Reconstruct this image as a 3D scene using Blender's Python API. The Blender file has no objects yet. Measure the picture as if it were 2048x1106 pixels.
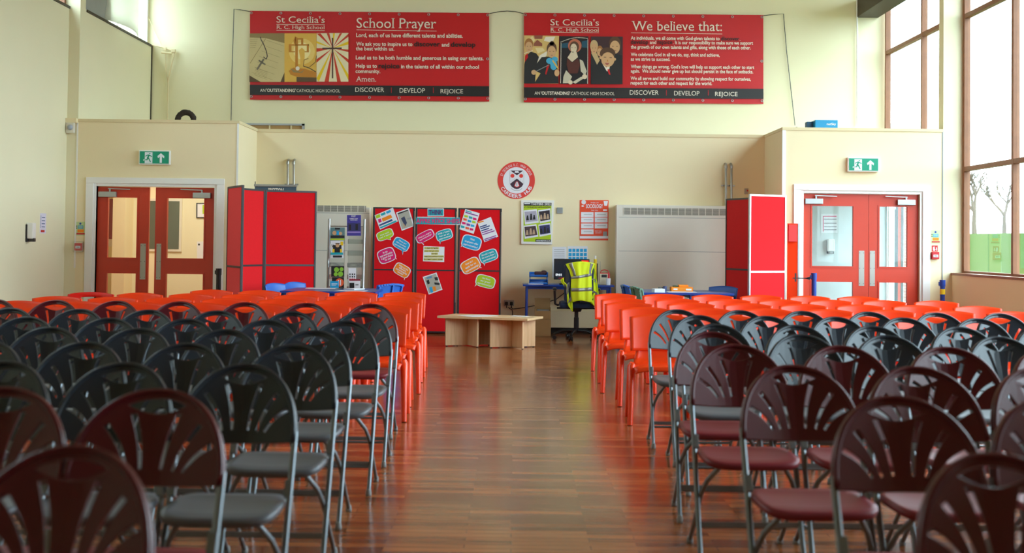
import bpy, bmesh, math, random
from mathutils import Vector, Matrix
random.seed(7)
S = bpy.context.scene
COL = S.collection
PI = math.pi

# ------------------------------------------------------------------ camera
EXPOSURE = 1.18
SKYCOL = (0.73, 0.885, 1.0, 1)
SKYSTR = 5.0
LOBBY_FILL = 26
WALLRGB = (240, 224, 184)
HALLRGB = (236, 228, 194)
FL1, FL2 = (112, 58, 32), (174, 104, 60)
FPX, CX, CY, CAMH, PITCH, ROLL = 2700.0, 1030.0, 410.0, 1.32, 0.0275, 0.012
cR0 = Vector((1, 0, 0)); cF = Vector((0, math.cos(PITCH), math.sin(PITCH))); cU0 = Vector((0, -math.sin(PITCH), math.cos(PITCH)))
cR = math.cos(ROLL) * cR0 + math.sin(ROLL) * cU0
cU = -math.sin(ROLL) * cR0 + math.cos(ROLL) * cU0
cam_data = bpy.data.cameras.new('camera'); cam = bpy.data.objects.new('camera', cam_data); COL.objects.link(cam)
cam.matrix_world = Matrix(((cR.x, cU.x, -cF.x, 0), (cR.y, cU.y, -cF.y, 0), (cR.z, cU.z, -cF.z, CAMH), (0, 0, 0, 1)))
cam_data.sensor_fit = 'HORIZONTAL'; cam_data.sensor_width = 36.0
cam_data.lens = 36.0 * FPX / 2048.0
cam_data.shift_x = (1024.0 - CX) / 2048.0
cam_data.shift_y = (CY - 553.0) / 2048.0
cam_data.clip_end = 500
cam_data.dof.use_dof = True; cam_data.dof.focus_distance = 17.5; cam_data.dof.aperture_fstop = 3.0
S.camera = cam

# ------------------------------------------------------------------ light: overcast sky through the hall's windows
S.view_settings.view_transform = 'Standard'
try: S.view_settings.look = 'None'
except Exception: pass
S.view_settings.gamma = 1.0; S.view_settings.exposure = EXPOSURE
try: S.view_settings.use_curve_mapping = False
except Exception: pass
W = bpy.data.worlds.new('sky'); S.world = W; W.use_nodes = True
bg = W.node_tree.nodes['Background']; bg.inputs[0].default_value = SKYCOL; bg.inputs[1].default_value = SKYSTR
S.cycles.max_bounces = 10; S.cycles.diffuse_bounces = 6; S.cycles.glossy_bounces = 4
S.cycles.transparent_max_bounces = 16; S.cycles.sample_clamp_indirect = 6.0
def portal(name, loc, rot, sx, sy):
    l = bpy.data.lights.new(name, 'AREA'); l.shape = 'RECTANGLE'; l.size = sx; l.size_y = sy
    l.cycles.is_portal = True
    o = bpy.data.objects.new(name, l); o.location = loc; o.rotation_euler = rot; COL.objects.link(o)

# ------------------------------------------------------------------ helpers
def at(px, py, Y):
    d = cF + cR * (px - CX) / FPX - cU * (py - CY) / FPX
    return Vector((0, 0, CAMH)) + d * (Y / d.y)
def lin(c):
    c = c / 255.0
    return c / 12.92 if c <= 0.04045 else ((c + 0.055) / 1.055) ** 2.4
MATS = {}
def mat(name, rgb, rough=0.5, metal=0.0, var=0.06, scale=6.0, bump=0.0, spec=0.5, emit=0.0, trans=False, coat=0.0):
    if name in MATS: return MATS[name]
    m = bpy.data.materials.new(name); m.use_nodes = True; nt = m.node_tree; N = nt.nodes; L = nt.links
    p = N['Principled BSDF']; c = [lin(v) for v in rgb]
    p.inputs['Roughness'].default_value = rough; p.inputs['Metallic'].default_value = metal
    p.inputs['Specular IOR Level'].default_value = spec
    if coat: p.inputs['Coat Weight'].default_value = coat
    tc = N.new('ShaderNodeTexCoord'); nz = N.new('ShaderNodeTexNoise'); nz.inputs['Scale'].default_value = scale; nz.inputs['Detail'].default_value = 3
    L.new(tc.outputs['Object'], nz.inputs['Vector'])
    mx = N.new('ShaderNodeMix'); mx.data_type = 'RGBA'
    mx.inputs[6].default_value = (*[max(0, v * (1 - var)) for v in c], 1); mx.inputs[7].default_value = (*[min(1, v * (1 + var)) for v in c], 1)
    L.new(nz.outputs['Fac'], mx.inputs[0]); L.new(mx.outputs[2], p.inputs['Base Color'])
    if bump:
        b = N.new('ShaderNodeBump'); b.inputs['Strength'].default_value = bump; b.inputs['Distance'].default_value = 0.01
        n2 = N.new('ShaderNodeTexNoise'); n2.inputs['Scale'].default_value = scale * 12; L.new(tc.outputs['Object'], n2.inputs['Vector'])
        L.new(n2.outputs['Fac'], b.inputs['Height']); L.new(b.outputs['Normal'], p.inputs['Normal'])
    if emit:
        L.new(mx.outputs[2], p.inputs['Emission Color']); p.inputs['Emission Strength'].default_value = emit
    if name.endswith('felt'): p.inputs['Sheen Weight'].default_value = 0.25
    MATS[name] = m
    return m
def glass_mat(name, tint=(0.93, 0.97, 0.96), refl=0.045):
    if name in MATS: return MATS[name]
    m = bpy.data.materials.new(name); m.use_nodes = True; nt = m.node_tree; N = nt.nodes; L = nt.links
    N.remove(N['Principled BSDF']); out = N['Material Output']
    t = N.new('ShaderNodeBsdfTransparent'); t.inputs[0].default_value = (*tint, 1)
    g = N.new('ShaderNodeBsdfGlossy'); g.inputs['Roughness'].default_value = 0.02
    fr = N.new('ShaderNodeFresnel'); fr.inputs[0].default_value = 1.45
    mu = N.new('ShaderNodeMath'); mu.operation = 'MULTIPLY'; mu.inputs[1].default_value = refl / 0.04; L.new(fr.outputs[0], mu.inputs[0]); mu.use_clamp = True
    ge = N.new('ShaderNodeNewGeometry'); iv = N.new('ShaderNodeMath'); iv.operation = 'SUBTRACT'; iv.inputs[0].default_value = 1.0; L.new(ge.outputs['Backfacing'], iv.inputs[1])
    m3 = N.new('ShaderNodeMath'); m3.operation = 'MULTIPLY'; L.new(mu.outputs[0], m3.inputs[0]); L.new(iv.outputs[0], m3.inputs[1]); mu = m3
    s = N.new('ShaderNodeMixShader'); L.new(mu.outputs[0], s.inputs[0]); L.new(t.outputs[0], s.inputs[1]); L.new(g.outputs[0], s.inputs[2]); L.new(s.outputs[0], out.inputs[0])
    MATS[name] = m
    return m

_GL = {}
def glyphs(s, bold=False, serif=False):
    k = (s, bold, serif)
    if k in _GL: return _GL[k]
    cu = bpy.data.curves.new('t', 'FONT'); cu.body = s; cu.size = 1.0; cu.resolution_u = 3
    if bold: cu.offset = 0.022
    o = bpy.data.objects.new('t', cu); COL.objects.link(o)
    me = bpy.data.meshes.new_from_object(o)
    v = [(a.co.x, a.co.y) for a in me.vertices]; f = [tuple(p.vertices) for p in me.polygons]
    if serif:      # slab feet on the ends of the stems
        cnt = {}
        for p in f:
            for i in range(len(p)):
                e = (p[i], p[(i + 1) % len(p)]); cnt.setdefault(tuple(sorted(e)), []).append(p)
        for e, fs in list(cnt.items()):
            if len(fs) != 1: continue
            (xa, ya), (xb, yb) = v[e[0]], v[e[1]]; w = abs(xa - xb)
            if abs(ya - yb) > 0.006 or not 0.045 < w < 0.15: continue
            cy = sum(v[i][1] for i in fs[0]) / len(fs[0]); up = cy > ya
            if not (abs(ya) < 0.03 or ya > 0.40 or ya < -0.12): continue
            x0_, x1_ = min(xa, xb) - 0.06, max(xa, xb) + (0.06 if (up or ya > 0.6) else 0.0); t = 0.035 if up else -0.035
            n = len(v); v += [(x0_, ya), (x1_, ya), (x1_, ya + t), (x0_, ya + t)]; f.append((n, n + 1, n + 2, n + 3) if up else (n + 3, n + 2, n + 1, n))
    bpy.data.objects.remove(o); bpy.data.curves.remove(cu); bpy.data.meshes.remove(me)
    x0 = min(a[0] for a in v); x1 = max(a[0] for a in v)
    _GL[k] = ([((a[0] - x0) / (x1 - x0), a[1] / 0.70) for a in v], f)
    return _GL[k]

class MB:
    def __init__(s, m=None):
        s.v = []; s.f = []; s.mi = []; s.sm = []; s.mats = []; s.cur = 0
        if m: s.use(m)
    def use(s, m):
        if m not in s.mats: s.mats.append(m)
        s.cur = s.mats.index(m); return s
    def add(s, verts, faces, smooth=False):
        b = len(s.v); s.v += [tuple(v) for v in verts]
        for f in faces:
            s.f.append(tuple(i + b for i in f)); s.mi.append(s.cur); s.sm.append(smooth)
        return s
    def box(s, c, size, bevel=0.0, rot=None):
        bm = bmesh.new(); bmesh.ops.create_cube(bm, size=1.0)
        for v in bm.verts: v.co = Vector((v.co.x * size[0], v.co.y * size[1], v.co.z * size[2]))
        if bevel: bmesh.ops.bevel(bm, geom=list(bm.edges), offset=bevel, segments=2, affect='EDGES', profile=0.6)
        R = rot if rot is not None else Matrix.Identity(3)
        bm.verts.index_update()
        s.add([R @ v.co + Vector(c) for v in bm.verts], [[v.index for v in f.verts] for f in bm.faces], False)
        bm.free(); return s
    def box2(s, a, b, bevel=0.0):
        return s.box([(a[i] + b[i]) / 2 for i in range(3)], [abs(b[i] - a[i]) for i in range(3)], bevel)
    def tube(s, pts, r, n=8, closed=False, cap=True):
        P = [Vector(p) for p in pts]; m = len(P); rr = r if isinstance(r, (list, tuple)) else [r] * m
        T = []
        for i in range(m):
            a = P[(i - 1) % m] if (closed or i > 0) else P[i]; b = P[(i + 1) % m] if (closed or i < m - 1) else P[i]
            T.append((b - a).normalized())
        up = Vector((0, 0, 1)) if abs(T[0].z) < 0.9 else Vector((1, 0, 0))
        nrm = (up - T[0] * up.dot(T[0])).normalized(); V = []
        for i in range(m):
            nrm = (nrm - T[i] * nrm.dot(T[i])).normalized(); bn = T[i].cross(nrm)
            for k in range(n):
                a = 2 * PI * k / n; V.append(P[i] + (nrm * math.cos(a) + bn * math.sin(a)) * rr[i])
        F = []
        for i in range(m if closed else m - 1):
            j = (i + 1) % m
            for k in range(n):
                F.append((i * n + k, i * n + (k + 1) % n, j * n + (k + 1) % n, j * n + k))
        s.add(V, F, True)
        if cap and not closed:
            s.add(V[:n], [tuple(range(n))[::-1]]); s.add(V[-n:], [tuple(range(n))])
        return s
    def cyl(s, a, b, r, n=12, r2=None):
        return s.tube([a, b], [r, r if r2 is None else r2], n)
    def lathe(s, prof, c, n=20):
        V = []; F = []
        for (r, z) in prof:
            for k in range(n):
                a = 2 * PI * k / n; V.append((c[0] + r * math.cos(a), c[1] + r * math.sin(a), c[2] + z))
        for i in range(len(prof) - 1):
            for k in range(n): F.append((i * n + k, i * n + (k + 1) % n, (i + 1) * n + (k + 1) % n, (i + 1) * n + k))
        s.add(V, F, True); s.add(V[-n:], [tuple(range(n))]); s.add(V[:n], [tuple(range(n))[::-1]])
        return s
    def prism(s, poly, o, u, v, t0, t1):
        o = Vector(o); u = Vector(u); v = Vector(v); nn = u.cross(v).normalized(); m = len(poly)
        A = [o + u * p[0] + v * p[1] + nn * t0 for p in poly]; B = [o + u * p[0] + v * p[1] + nn * t1 for p in poly]
        s.add(A + B, [tuple(range(m))[::-1], tuple(range(m, 2 * m))] + [(i, (i + 1) % m, m + (i + 1) % m, m + i) for i in range(m)])
        return s
    # ---- things that lie on a vertical plane at depth Y, measured on the photograph
    def pp(s, pts, Y, th=0.002, conv=None):
        Q = [at(*(conv(*p) if conv else p), Y) for p in pts]; m = len(Q); d = Vector((0, -th, 0))
        s.add([q + d for q in Q] + Q, [tuple(range(m)), tuple(range(m, 2 * m))[::-1]] + [(i, m + i, m + (i + 1) % m, (i + 1) % m) for i in range(m)])
        return s
    def pr(s, x0, y0, x1, y1, Y, th=0.002, conv=None):
        return s.pp([(x0, y0), (x1, y0), (x1, y1), (x0, y1)], Y, th, conv)
    def pc(s, x, y, r, Y, th=0.002, conv=None, n=24, ry=None):
        return s.pp([(x + r * math.cos(2 * PI * k / n), y + (ry or r) * math.sin(2 * PI * k / n)) for k in range(n)], Y, th, conv)
    def pl(s, pts, w, Y, th=0.002, conv=None):
        for (x0, y0), (x1, y1) in zip(pts[:-1], pts[1:]):
            l = math.hypot(x1 - x0, y1 - y0) or 1; nx, ny = -(y1 - y0) / l * w / 2, (x1 - x0) / l * w / 2
            s.pp([(x0 + nx, y0 + ny), (x1 + nx, y1 + ny), (x1 - nx, y1 - ny), (x0 - nx, y0 - ny)], Y, th, conv)
        return s
    def pt(s, txt, x0, y0, x1, cap, Y, y1=None, bold=False, conv=None, serif=False):
        v, f = glyphs(txt, bold, serif); y1 = y0 if y1 is None else y1
        l = math.hypot(x1 - x0, y1 - y0); ux, uy = (x1 - x0) / l, (y1 - y0) / l; out = []
        for a, b in v:
            X = x0 + ux * a * l + uy * b * cap; YY = y0 + uy * a * l - ux * b * cap
            out.append(at(*(conv(X, YY) if conv else (X, YY)), Y))
        s.add(out, f); return s
    def grid(s, fn, nu, nv, smooth=True, closed_u=False):
        V = [fn(i / nu, j / nv) for j in range(nv + 1) for i in range(nu + 1)]; w = nu + 1
        s.add(V, [(j * w + i, j * w + i + 1, (j + 1) * w + i + 1, (j + 1) * w + i) for j in range(nv) for i in range(nu)], smooth)
        return s
    def build(s, name, parent=None, origin=None):
        me = bpy.data.meshes.new(name)
        o3 = Vector(origin) if origin is not None else Vector((0, 0, 0))
        me.from_pydata([tuple(Vector(v) - o3) for v in s.v], [], s.f)
        for m in s.mats: me.materials.append(m)
        me.polygons.foreach_set('material_index', s.mi); me.polygons.foreach_set('use_smooth', s.sm); me.update()
        o = bpy.data.objects.new(name, me); COL.objects.link(o); o.location = o3
        if parent is not None: o.parent = parent
        return o
    def thing(s, name, label, cat, group=None, origin='base'):
        if origin == 'base':
            xs = [v[0] for v in s.v]; ys = [v[1] for v in s.v]; zs = [v[2] for v in s.v]
            origin = ((min(xs) + max(xs)) / 2, (min(ys) + max(ys)) / 2, min(zs))
        return tag(s.build(name, None, origin), label, cat, group)
    def struct(s, name, label=None, cat=None, parent=None):
        o = s.build(name, parent); o['kind'] = 'structure' if parent is None else ''
        if parent is not None: del o['kind']
        if label: o['label'] = label
        if cat: o['category'] = cat
        return o
def tag(o, label, cat, group=None, kind=None):
    o['label'] = label; o['category'] = cat
    if group: o['group'] = group
    if kind: o['kind'] = kind
    return o
def root(name, label, cat, loc=(0, 0, 0), rz=0, group=None, kind=None):
    o = bpy.data.objects.new(name, None); COL.objects.link(o); o.location = loc; o.rotation_euler = (0, 0, rz); o.empty_display_size = 0.1
    return tag(o, label, cat, group, kind)
def solidify(o, th, off=0.0, sub=0):
    m = o.modifiers.new('solid', 'SOLIDIFY'); m.thickness = th; m.offset = off
    if sub:
        d = o.modifiers.new('sub', 'SUBSURF'); d.levels = sub; d.render_levels = sub
    return o
def copy_tree(o, parent=None):
    c = o.copy(); COL.objects.link(c)
    if parent is not None: c.parent = parent; c.matrix_parent_inverse = o.matrix_parent_inverse
    for ch in list(o.children): copy_tree(ch, c)
    return c
ORD = ['first', 'second', 'third', 'fourth', 'fifth', 'sixth', 'seventh', 'eighth']

# ------------------------------------------------------------------ materials
M_wall = mat('cream_paint', WALLRGB, 0.75, var=0.03, scale=1.2, bump=0.05)
M_hall = mat('pale_green_paint', HALLRGB, 0.75, var=0.03, scale=1.2, bump=0.05)
M_pale = mat('pale_paint', (232, 234, 222), 0.7, var=0.02, scale=1.2)
M_white = mat('white_gloss', (238, 236, 232), 0.35, var=0.02)
M_trim = mat('cream_trim', (226, 208, 165), 0.55, var=0.04)
M_dark = mat('dark_trim', (62, 52, 38), 0.6)
M_black = mat('black_plastic', (22, 22, 24), 0.4)
M_blackp = mat('black_paint', (26, 22, 20), 0.5)
M_mullion = mat('varnished_timber', (142, 92, 62), 0.5, var=0.18, scale=9)
M_alu = mat('aluminium', (176, 178, 180), 0.35, metal=0.85, var=0.04)
M_steel = mat('brushed_steel', (170, 165, 158), 0.38, metal=0.8, var=0.05)
M_chair_metal = mat('grey_painted_tube', (128, 134, 140), 0.3, metal=0.55, var=0.04)
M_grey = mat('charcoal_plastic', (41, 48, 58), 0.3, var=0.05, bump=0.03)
M_grey_lit = mat('charcoal_plastic_lit', (98, 98, 104), 0.42, var=0.05)  # same plastic as the grey backs, lightened to paint in light on the seats
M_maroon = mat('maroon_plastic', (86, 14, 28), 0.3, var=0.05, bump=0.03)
M_maroon_lit = mat('maroon_plastic_lit', (128, 34, 46), 0.42, var=0.05)  # lit copy of the maroon plastic, seat brightness put into the colour
M_red = mat('orange_red_plastic', (248, 66, 16), 0.32, var=0.04)
M_redb = mat('red_plastic', (222, 24, 16), 0.35, var=0.04)
M_bluep = mat('blue_plastic', (38, 98, 190), 0.4, var=0.05)
M_greenp = mat('green_plastic', (96, 140, 120), 0.4, var=0.05)
M_door = mat('red_door_paint', (206, 58, 30), 0.38, var=0.05, bump=0.03)
M_felt = mat('red_felt', (220, 18, 28), 0.95, var=0.05, scale=40, spec=0.1)
M_felto = mat('orange_red_felt', (226, 60, 14), 0.95, var=0.05, scale=40, spec=0.1)
M_frame = mat('dark_grey_frame', (46, 46, 50), 0.4)
M_bluemetal = mat('blue_metal', (22, 62, 150), 0.35, var=0.05)
M_bluetop = mat('blue_laminate', (58, 92, 160), 0.3, var=0.04)
M_card = mat('cardboard', (178, 140, 92), 0.8, var=0.1)
M_paper = mat('white_paper', (232, 232, 238), 0.7, var=0.02)
M_ink = mat('black_ink', (28, 26, 28), 0.6)
M_heat = mat('cream_steel', (226, 221, 208), 0.45, var=0.02)
M_grille = mat('grille_grey', (120, 116, 104), 0.6)
M_glass = glass_mat('window_glass'); M_acryl = glass_mat('clear_acrylic', (0.9, 0.92, 0.93), 0.14)
M_bred = mat('banner_red', (200, 20, 28), 0.42, var=0.05, scale=1.5)
M_bblack = mat('banner_black', (34, 30, 32), 0.42)
M_bwhite = mat('banner_white', (238, 226, 212), 0.5)
M_fabric = mat('navy_fabric', (30, 42, 70), 0.9, var=0.12, scale=60)
M_hivis = mat('hi_vis_yellow', (226, 240, 12), 0.7, var=0.05)
M_reflect = mat('reflective_tape', (150, 146, 140), 0.35, metal=0.3)
M_orange = mat('print_orange', (238, 96, 48), 0.6)
M_lime = mat('print_lime', (178, 206, 24), 0.6)
M_cyan = mat('print_blue', (24, 160, 216), 0.6)
M_teal = mat('print_teal', (18, 164, 178), 0.6)
M_pink = mat('print_pink', (226, 12, 110), 0.6)
M_amber = mat('print_amber', (250, 140, 18), 0.6)
M_signgreen = mat('sign_green', (0, 150, 116), 0.5)
M_yellow = mat('print_yellow', (236, 196, 20), 0.55)
M_notice = mat('notice_green', (196, 216, 160), 0.6)
M_fire = mat('fire_red', (196, 24, 34), 0.45)
M_greyp = mat('grey_plastic', (150, 152, 152), 0.5)
M_cream = mat('ivory_plastic', (226, 220, 204), 0.5)

def wood_mat(name, c1, c2, rough, sc=(1, 12, 12)):
    m = bpy.data.materials.new(name); m.use_nodes = True; nt = m.node_tree; N = nt.nodes; L = nt.links; p = N['Principled BSDF']
    tc = N.new('ShaderNodeTexCoord'); mp = N.new('ShaderNodeMapping'); mp.inputs['Scale'].default_value = sc; L.new(tc.outputs['Object'], mp.inputs[0])
    nz = N.new('ShaderNodeTexNoise'); nz.inputs['Scale'].default_value = 3; nz.inputs['Detail'].default_value = 6; L.new(mp.outputs[0], nz.inputs['Vector'])
    r = N.new('ShaderNodeValToRGB'); r.color_ramp.elements[0].color = (*[lin(v) for v in c1], 1); r.color_ramp.elements[1].color = (*[lin(v) for v in c2], 1)
    r.color_ramp.elements[0].position = 0.35; r.color_ramp.elements[1].position = 0.65
    L.new(nz.outputs['Fac'], r.inputs[0]); L.new(r.outputs[0], p.inputs['Base Color']); p.inputs['Roughness'].default_value = rough
    return m
M_beech = wood_mat('beech_laminate', (214, 168, 120), (228, 186, 140), 0.4, (14, 14, 1))
M_beechtop = wood_mat('beech_laminate_top', (222, 180, 132), (234, 196, 150), 0.35, (1, 14, 14))

def floor_mat():
    m = bpy.data.materials.new('lacquered_wood_strip'); m.use_nodes = True; nt = m.node_tree; N = nt.nodes; L = nt.links; p = N['Principled BSDF']
    tc = N.new('ShaderNodeTexCoord')
    br = N.new('ShaderNodeTexBrick'); br.offset = 0.37; br.inputs['Scale'].default_value = 1.0
    br.inputs['Brick Width'].default_value = 0.55; br.inputs['Row Height'].default_value = 0.075; br.inputs['Mortar Size'].default_value = 0.0015; br.inputs['Bias'].default_value = 0.0
    br.inputs['Color1'].default_value = (*[lin(v) for v in FL1], 1); br.inputs['Color2'].default_value = (*[lin(v) for v in FL2], 1); br.inputs['Mortar'].default_value = (0.03, 0.015, 0.01, 1)
    L.new(tc.outputs['Object'], br.inputs['Vector'])
    mp = N.new('ShaderNodeMapping'); mp.inputs['Scale'].default_value = (1.6, 22, 1); L.new(tc.outputs['Object'], mp.inputs[0])
    nz = N.new('ShaderNodeTexNoise'); nz.inputs['Scale'].default_value = 2.2; nz.inputs['Detail'].default_value = 5; L.new(mp.outputs[0], nz.inputs['Vector'])
    hs = N.new('ShaderNodeHueSaturation'); L.new(br.outputs['Color'], hs.inputs['Color'])
    mr = N.new('ShaderNodeMapRange'); mr.inputs[1].default_value = 0.3; mr.inputs[2].default_value = 0.7; mr.inputs[3].default_value = 0.72; mr.inputs[4].default_value = 1.3
    L.new(nz.outputs['Fac'], mr.inputs[0]); L.new(mr.outputs[0], hs.inputs['Value']); L.new(hs.outputs['Color'], p.inputs['Base Color'])
    n2 = N.new('ShaderNodeTexNoise'); n2.inputs['Scale'].default_value = 1.3; n2.inputs['Detail'].default_value = 4; L.new(tc.outputs['Object'], n2.inputs['Vector'])
    m2 = N.new('ShaderNodeMapRange'); m2.inputs[3].default_value = 0.10; m2.inputs[4].default_value = 0.24; L.new(n2.outputs['Fac'], m2.inputs[0]); L.new(m2.outputs[0], p.inputs['Roughness'])
    bp = N.new('ShaderNodeBump'); bp.inputs['Strength'].default_value = 0.10; bp.inputs['Distance'].default_value = 0.004
    L.new(nz.outputs['Fac'], bp.inputs['Height']); L.new(bp.outputs['Normal'], p.inputs['Normal'])
    p.inputs['Specular IOR Level'].default_value = 0.22
    return m
M_floor = floor_mat()
# ------------------------------------------------------------------ room
YB, YW, YU = 18.37, 19.70, 22.0
XL, XR = -6.12, 6.12
ZB, ZC, ZT = 2.93, 6.0, 4.47
b = MB(M_floor); b.box2((-7.8, -4, -0.1), (6.3, 22.3, 0)); b.struct('floor', 'dark glossy strip-wood floor of the hall', 'floor')
b = MB(mat('ceiling_board', (214, 206, 188), 0.85)); b.box2((-6.5, -4.2, ZC), (6.5, 22.3, ZC + 0.1)); b.struct('ceiling', 'pale ceiling of the hall', 'ceiling')
b = MB(M_hall); b.box2((XL - 0.2, -4, 0), (XL, 6.0, ZC)); b.box2((XL - 0.2, 6.0, 0), (XL, YB, ZT)); b.box2((XL - 0.2, 6.0, 5.3), (XL, YB, ZC)); b.struct('wall_left', 'plain pale wall on the left side of the hall', 'wall')
b = MB(M_hall); b.box2((-6.32, -4.2, 0), (6.32, -4, ZC)); b.struct('wall_rear', 'rear wall of the hall', 'wall')
b = MB(M_hall); b.box2((XL - 0.2, YB, 0), (-5.97, 18.6, ZC)); b.struct('wall_left_pier', 'narrow cream pier beside the left doors', 'wall')
b = MB(M_hall); b.box2((-6.17, 18.6, ZB), (-5.97, YU, ZT)); b.box2((-6.17, 18.6, 5.8), (-5.97, YU, ZC)); b.struct('wall_left_recess', 'pale side wall above the left door box', 'wall')
b = MB(M_hall); b.box2((-7.8, YU, 0), (6.06, YU + 0.2, ZC)); b.struct('wall_back_upper', 'tall cream back wall carrying the two banners', 'wall')
b = MB(M_wall); b.box2((-3.783, YW, 0), (3.64, YW + 0.12, ZB - 0.02)); b.struct('wall_back', 'lower cream back wall between the two door boxes', 'wall')
b = MB(M_trim); b.box2((-3.79, YW - 0.012, ZB - 0.045), (3.65, YU, ZB)); b.struct('trim_1', 'ledge on top of the lower back wall', 'ledge')
def doorbox(name, x0, x1, o0, o1, oz, rx, label):
    w = MB(M_wall); w.box2((x0, YB, 0), (o0, YB + 0.13, ZB - 0.02)); w.box2((o1, YB, 0), (x1, YB + 0.13, ZB - 0.02)); w.box2((o0, YB, oz), (o1, YB + 0.13, ZB - 0.02))
    w.box2((rx[0], YB + 0.13, 0), (rx[1], YW, ZB - 0.02)); w.struct(name, label, 'wall')
doorbox('wall_left_box', -5.97, -3.783, -5.70, -4.095, 2.02, (-3.90, -3.783), 'cream door box around the left double doors')
doorbox('wall_right_box', 3.64, 5.82, 3.93, 5.51, 2.04, (3.64, 3.76), 'cream door box around the right double doors')
b = MB(M_trim); b.box2((-5.97, YB - 0.012, ZB - 0.04), (-3.77, YU, ZB)); b.struct('trim_2', 'flat top of the left door box', 'ledge')
b = MB(M_trim); b.box2((3.63, YB - 0.012, ZB - 0.04), (5.82, YU, ZB)); b.struct('trim_3', 'flat top of the right door box', 'ledge')
b = MB(M_white); b.box2((-5.985, YB - 0.008, 0.9), (-5.965, YB, ZB - 0.05)); b.struct('trim_4', 'thin white joint strip left of the left doors', 'trim')
b = MB(M_white); b.box2((-3.80, YB - 0.01, 0), (-3.775, YB, ZB - 0.04)); b.struct('trim_5', 'corner bead of the left door box', 'trim')
b = MB(M_white); b.box2((3.632, YB - 0.01, 0), (3.68, YB, ZB - 0.04)); b.struct('trim_6', 'white corner strip of the right door box', 'trim')
b = MB(M_greyp); b.box2((5.812, YB - 0.006, 0.0), (5.826, YB, ZB - 0.03)); b.struct('trim_7', 'grey joint strip right of the right doors', 'trim')
b = MB(M_hall); b.box2((5.826, YB, 0), (6.19, 18.57, ZC)); b.struct('wall_right_pier', 'pale pier between the right doors and the window', 'wall')
b = MB(M_dark); b.box2((XL - 0.02, -4, ZT - 0.035), (XL + 0.012, YB, ZT)); b.struct('trim_8', 'dark line on top of the left wall', 'trim')
b = MB(M_dark); b.box2((-5.985, 18.63, ZT - 0.035), (-5.955, YU, ZT)); b.box2((-5.975, YU - 0.03, ZB), (-5.955, YU - 0.005, ZT)); b.struct('trim_9', 'dark line along the side wall top', 'trim')
b = MB(M_blackp); b.box2((-3.783, YW - 0.018, 0), (3.64, YW, 0.09)); b.struct('baseboard_back', 'black skirting along the back wall', 'skirting')
b = MB(M_wall); b.box2((0.53, YW - 0.09, 0.09), (1.46, YW, 0.33)); b.struct('trim_10', 'cream boxed ledge under the blue desk', 'trim')
b = MB(M_wall); b.box2((5.95, -4, 0), (6.3, YB, 0.945)); b.box2((6.05, -4, 5.7), (6.3, YB, ZC)); b.box2((6.05, -4, 0.945), (6.3, 3.9, 5.7)); b.box2((6.0, YB, 5.7), (6.3, YU, ZC)); b.struct('wall_right', 'low cream wall under the right windows', 'wall')
b = MB(M_mullion); b.box2((5.935, -4, 0.945), (6.17, YB, 0.975)); b.struct('trim_11', 'dark timber sill along the right windows', 'sill')

def window(name, label, X, ys, zs, outx, pane_z):
    w = MB(M_mullion); hw = 0.034
    for y in ys: w.box2((X - 0.03, y - hw, zs[0]), (X + 0.05, y + hw, zs[-1]))
    for z in zs: w.box2((X - 0.028, ys[0], z - 0.03), (X + 0.045, ys[-1], z + 0.03))
    r = root(name, label, 'window', (X, (ys[0] + ys[-1]) / 2, zs[0]), kind='structure')
    w.build('window_frame', None, r.location).parent = r
    w = MB(M_glass); w.box2((X + 0.012, ys[0], zs[0]), (X + 0.018, ys[-1], zs[-1])); o = w.build('window_pane', None, r.location); o.parent = r
    return r
def fixparent(r):
    for o in r.children: o.location = Vector((0, 0, 0))
ys = [18.33 - 1.80 * k for k in range(8, -1, -1)]
fixparent(window('window_1', 'tall timber framed window along the right wall', 6.12, ys, [0.975, 2.385, 4.47, 5.7], 0, 0))
fixparent(window('window_2', 'timber framed window above the right door box', 6.03, [18.66, 19.95, 21.9], [ZB, 4.47, 5.7], 0, 0))
b = MB(M_white); b.box2((6.06, 18.57, 0), (6.2, YU, 0.1)); b.box2((6.06, 18.57, 2.4), (6.2, YU, ZB)); b.box2((6.06, 18.57, 0.1), (6.2, 19.97, 2.4)); b.box2((6.06, 19.97, 2.2), (6.2, YU, 2.4)); b.struct('wall_right_lobby', 'white wall of the right lobby', 'wall')
r = window('window_3', 'white framed lobby window seen through the right doors', 6.10, [20.0, 21.95], [0.1, 2.2], 0, 0); fixparent(r)
r.children[0].data.materials[0] = M_white
fixparent(window('window_5', 'high strip window above the left wall', -6.22, [18.34 - 2.05 * k for k in range(6, -1, -1)], [ZT, 5.3], 0, 0))
portal('portal_left', (-6.34, 12.2, 4.88), (0, -PI / 2, 0), 0.8, 12.2)
r = window('window_4', 'high window above the left door box', -6.08, [18.65, 20.3, 21.95], [ZT, 5.8], 0, 0); fixparent(r); r.children[0].data.materials[0] = M_white
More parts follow.
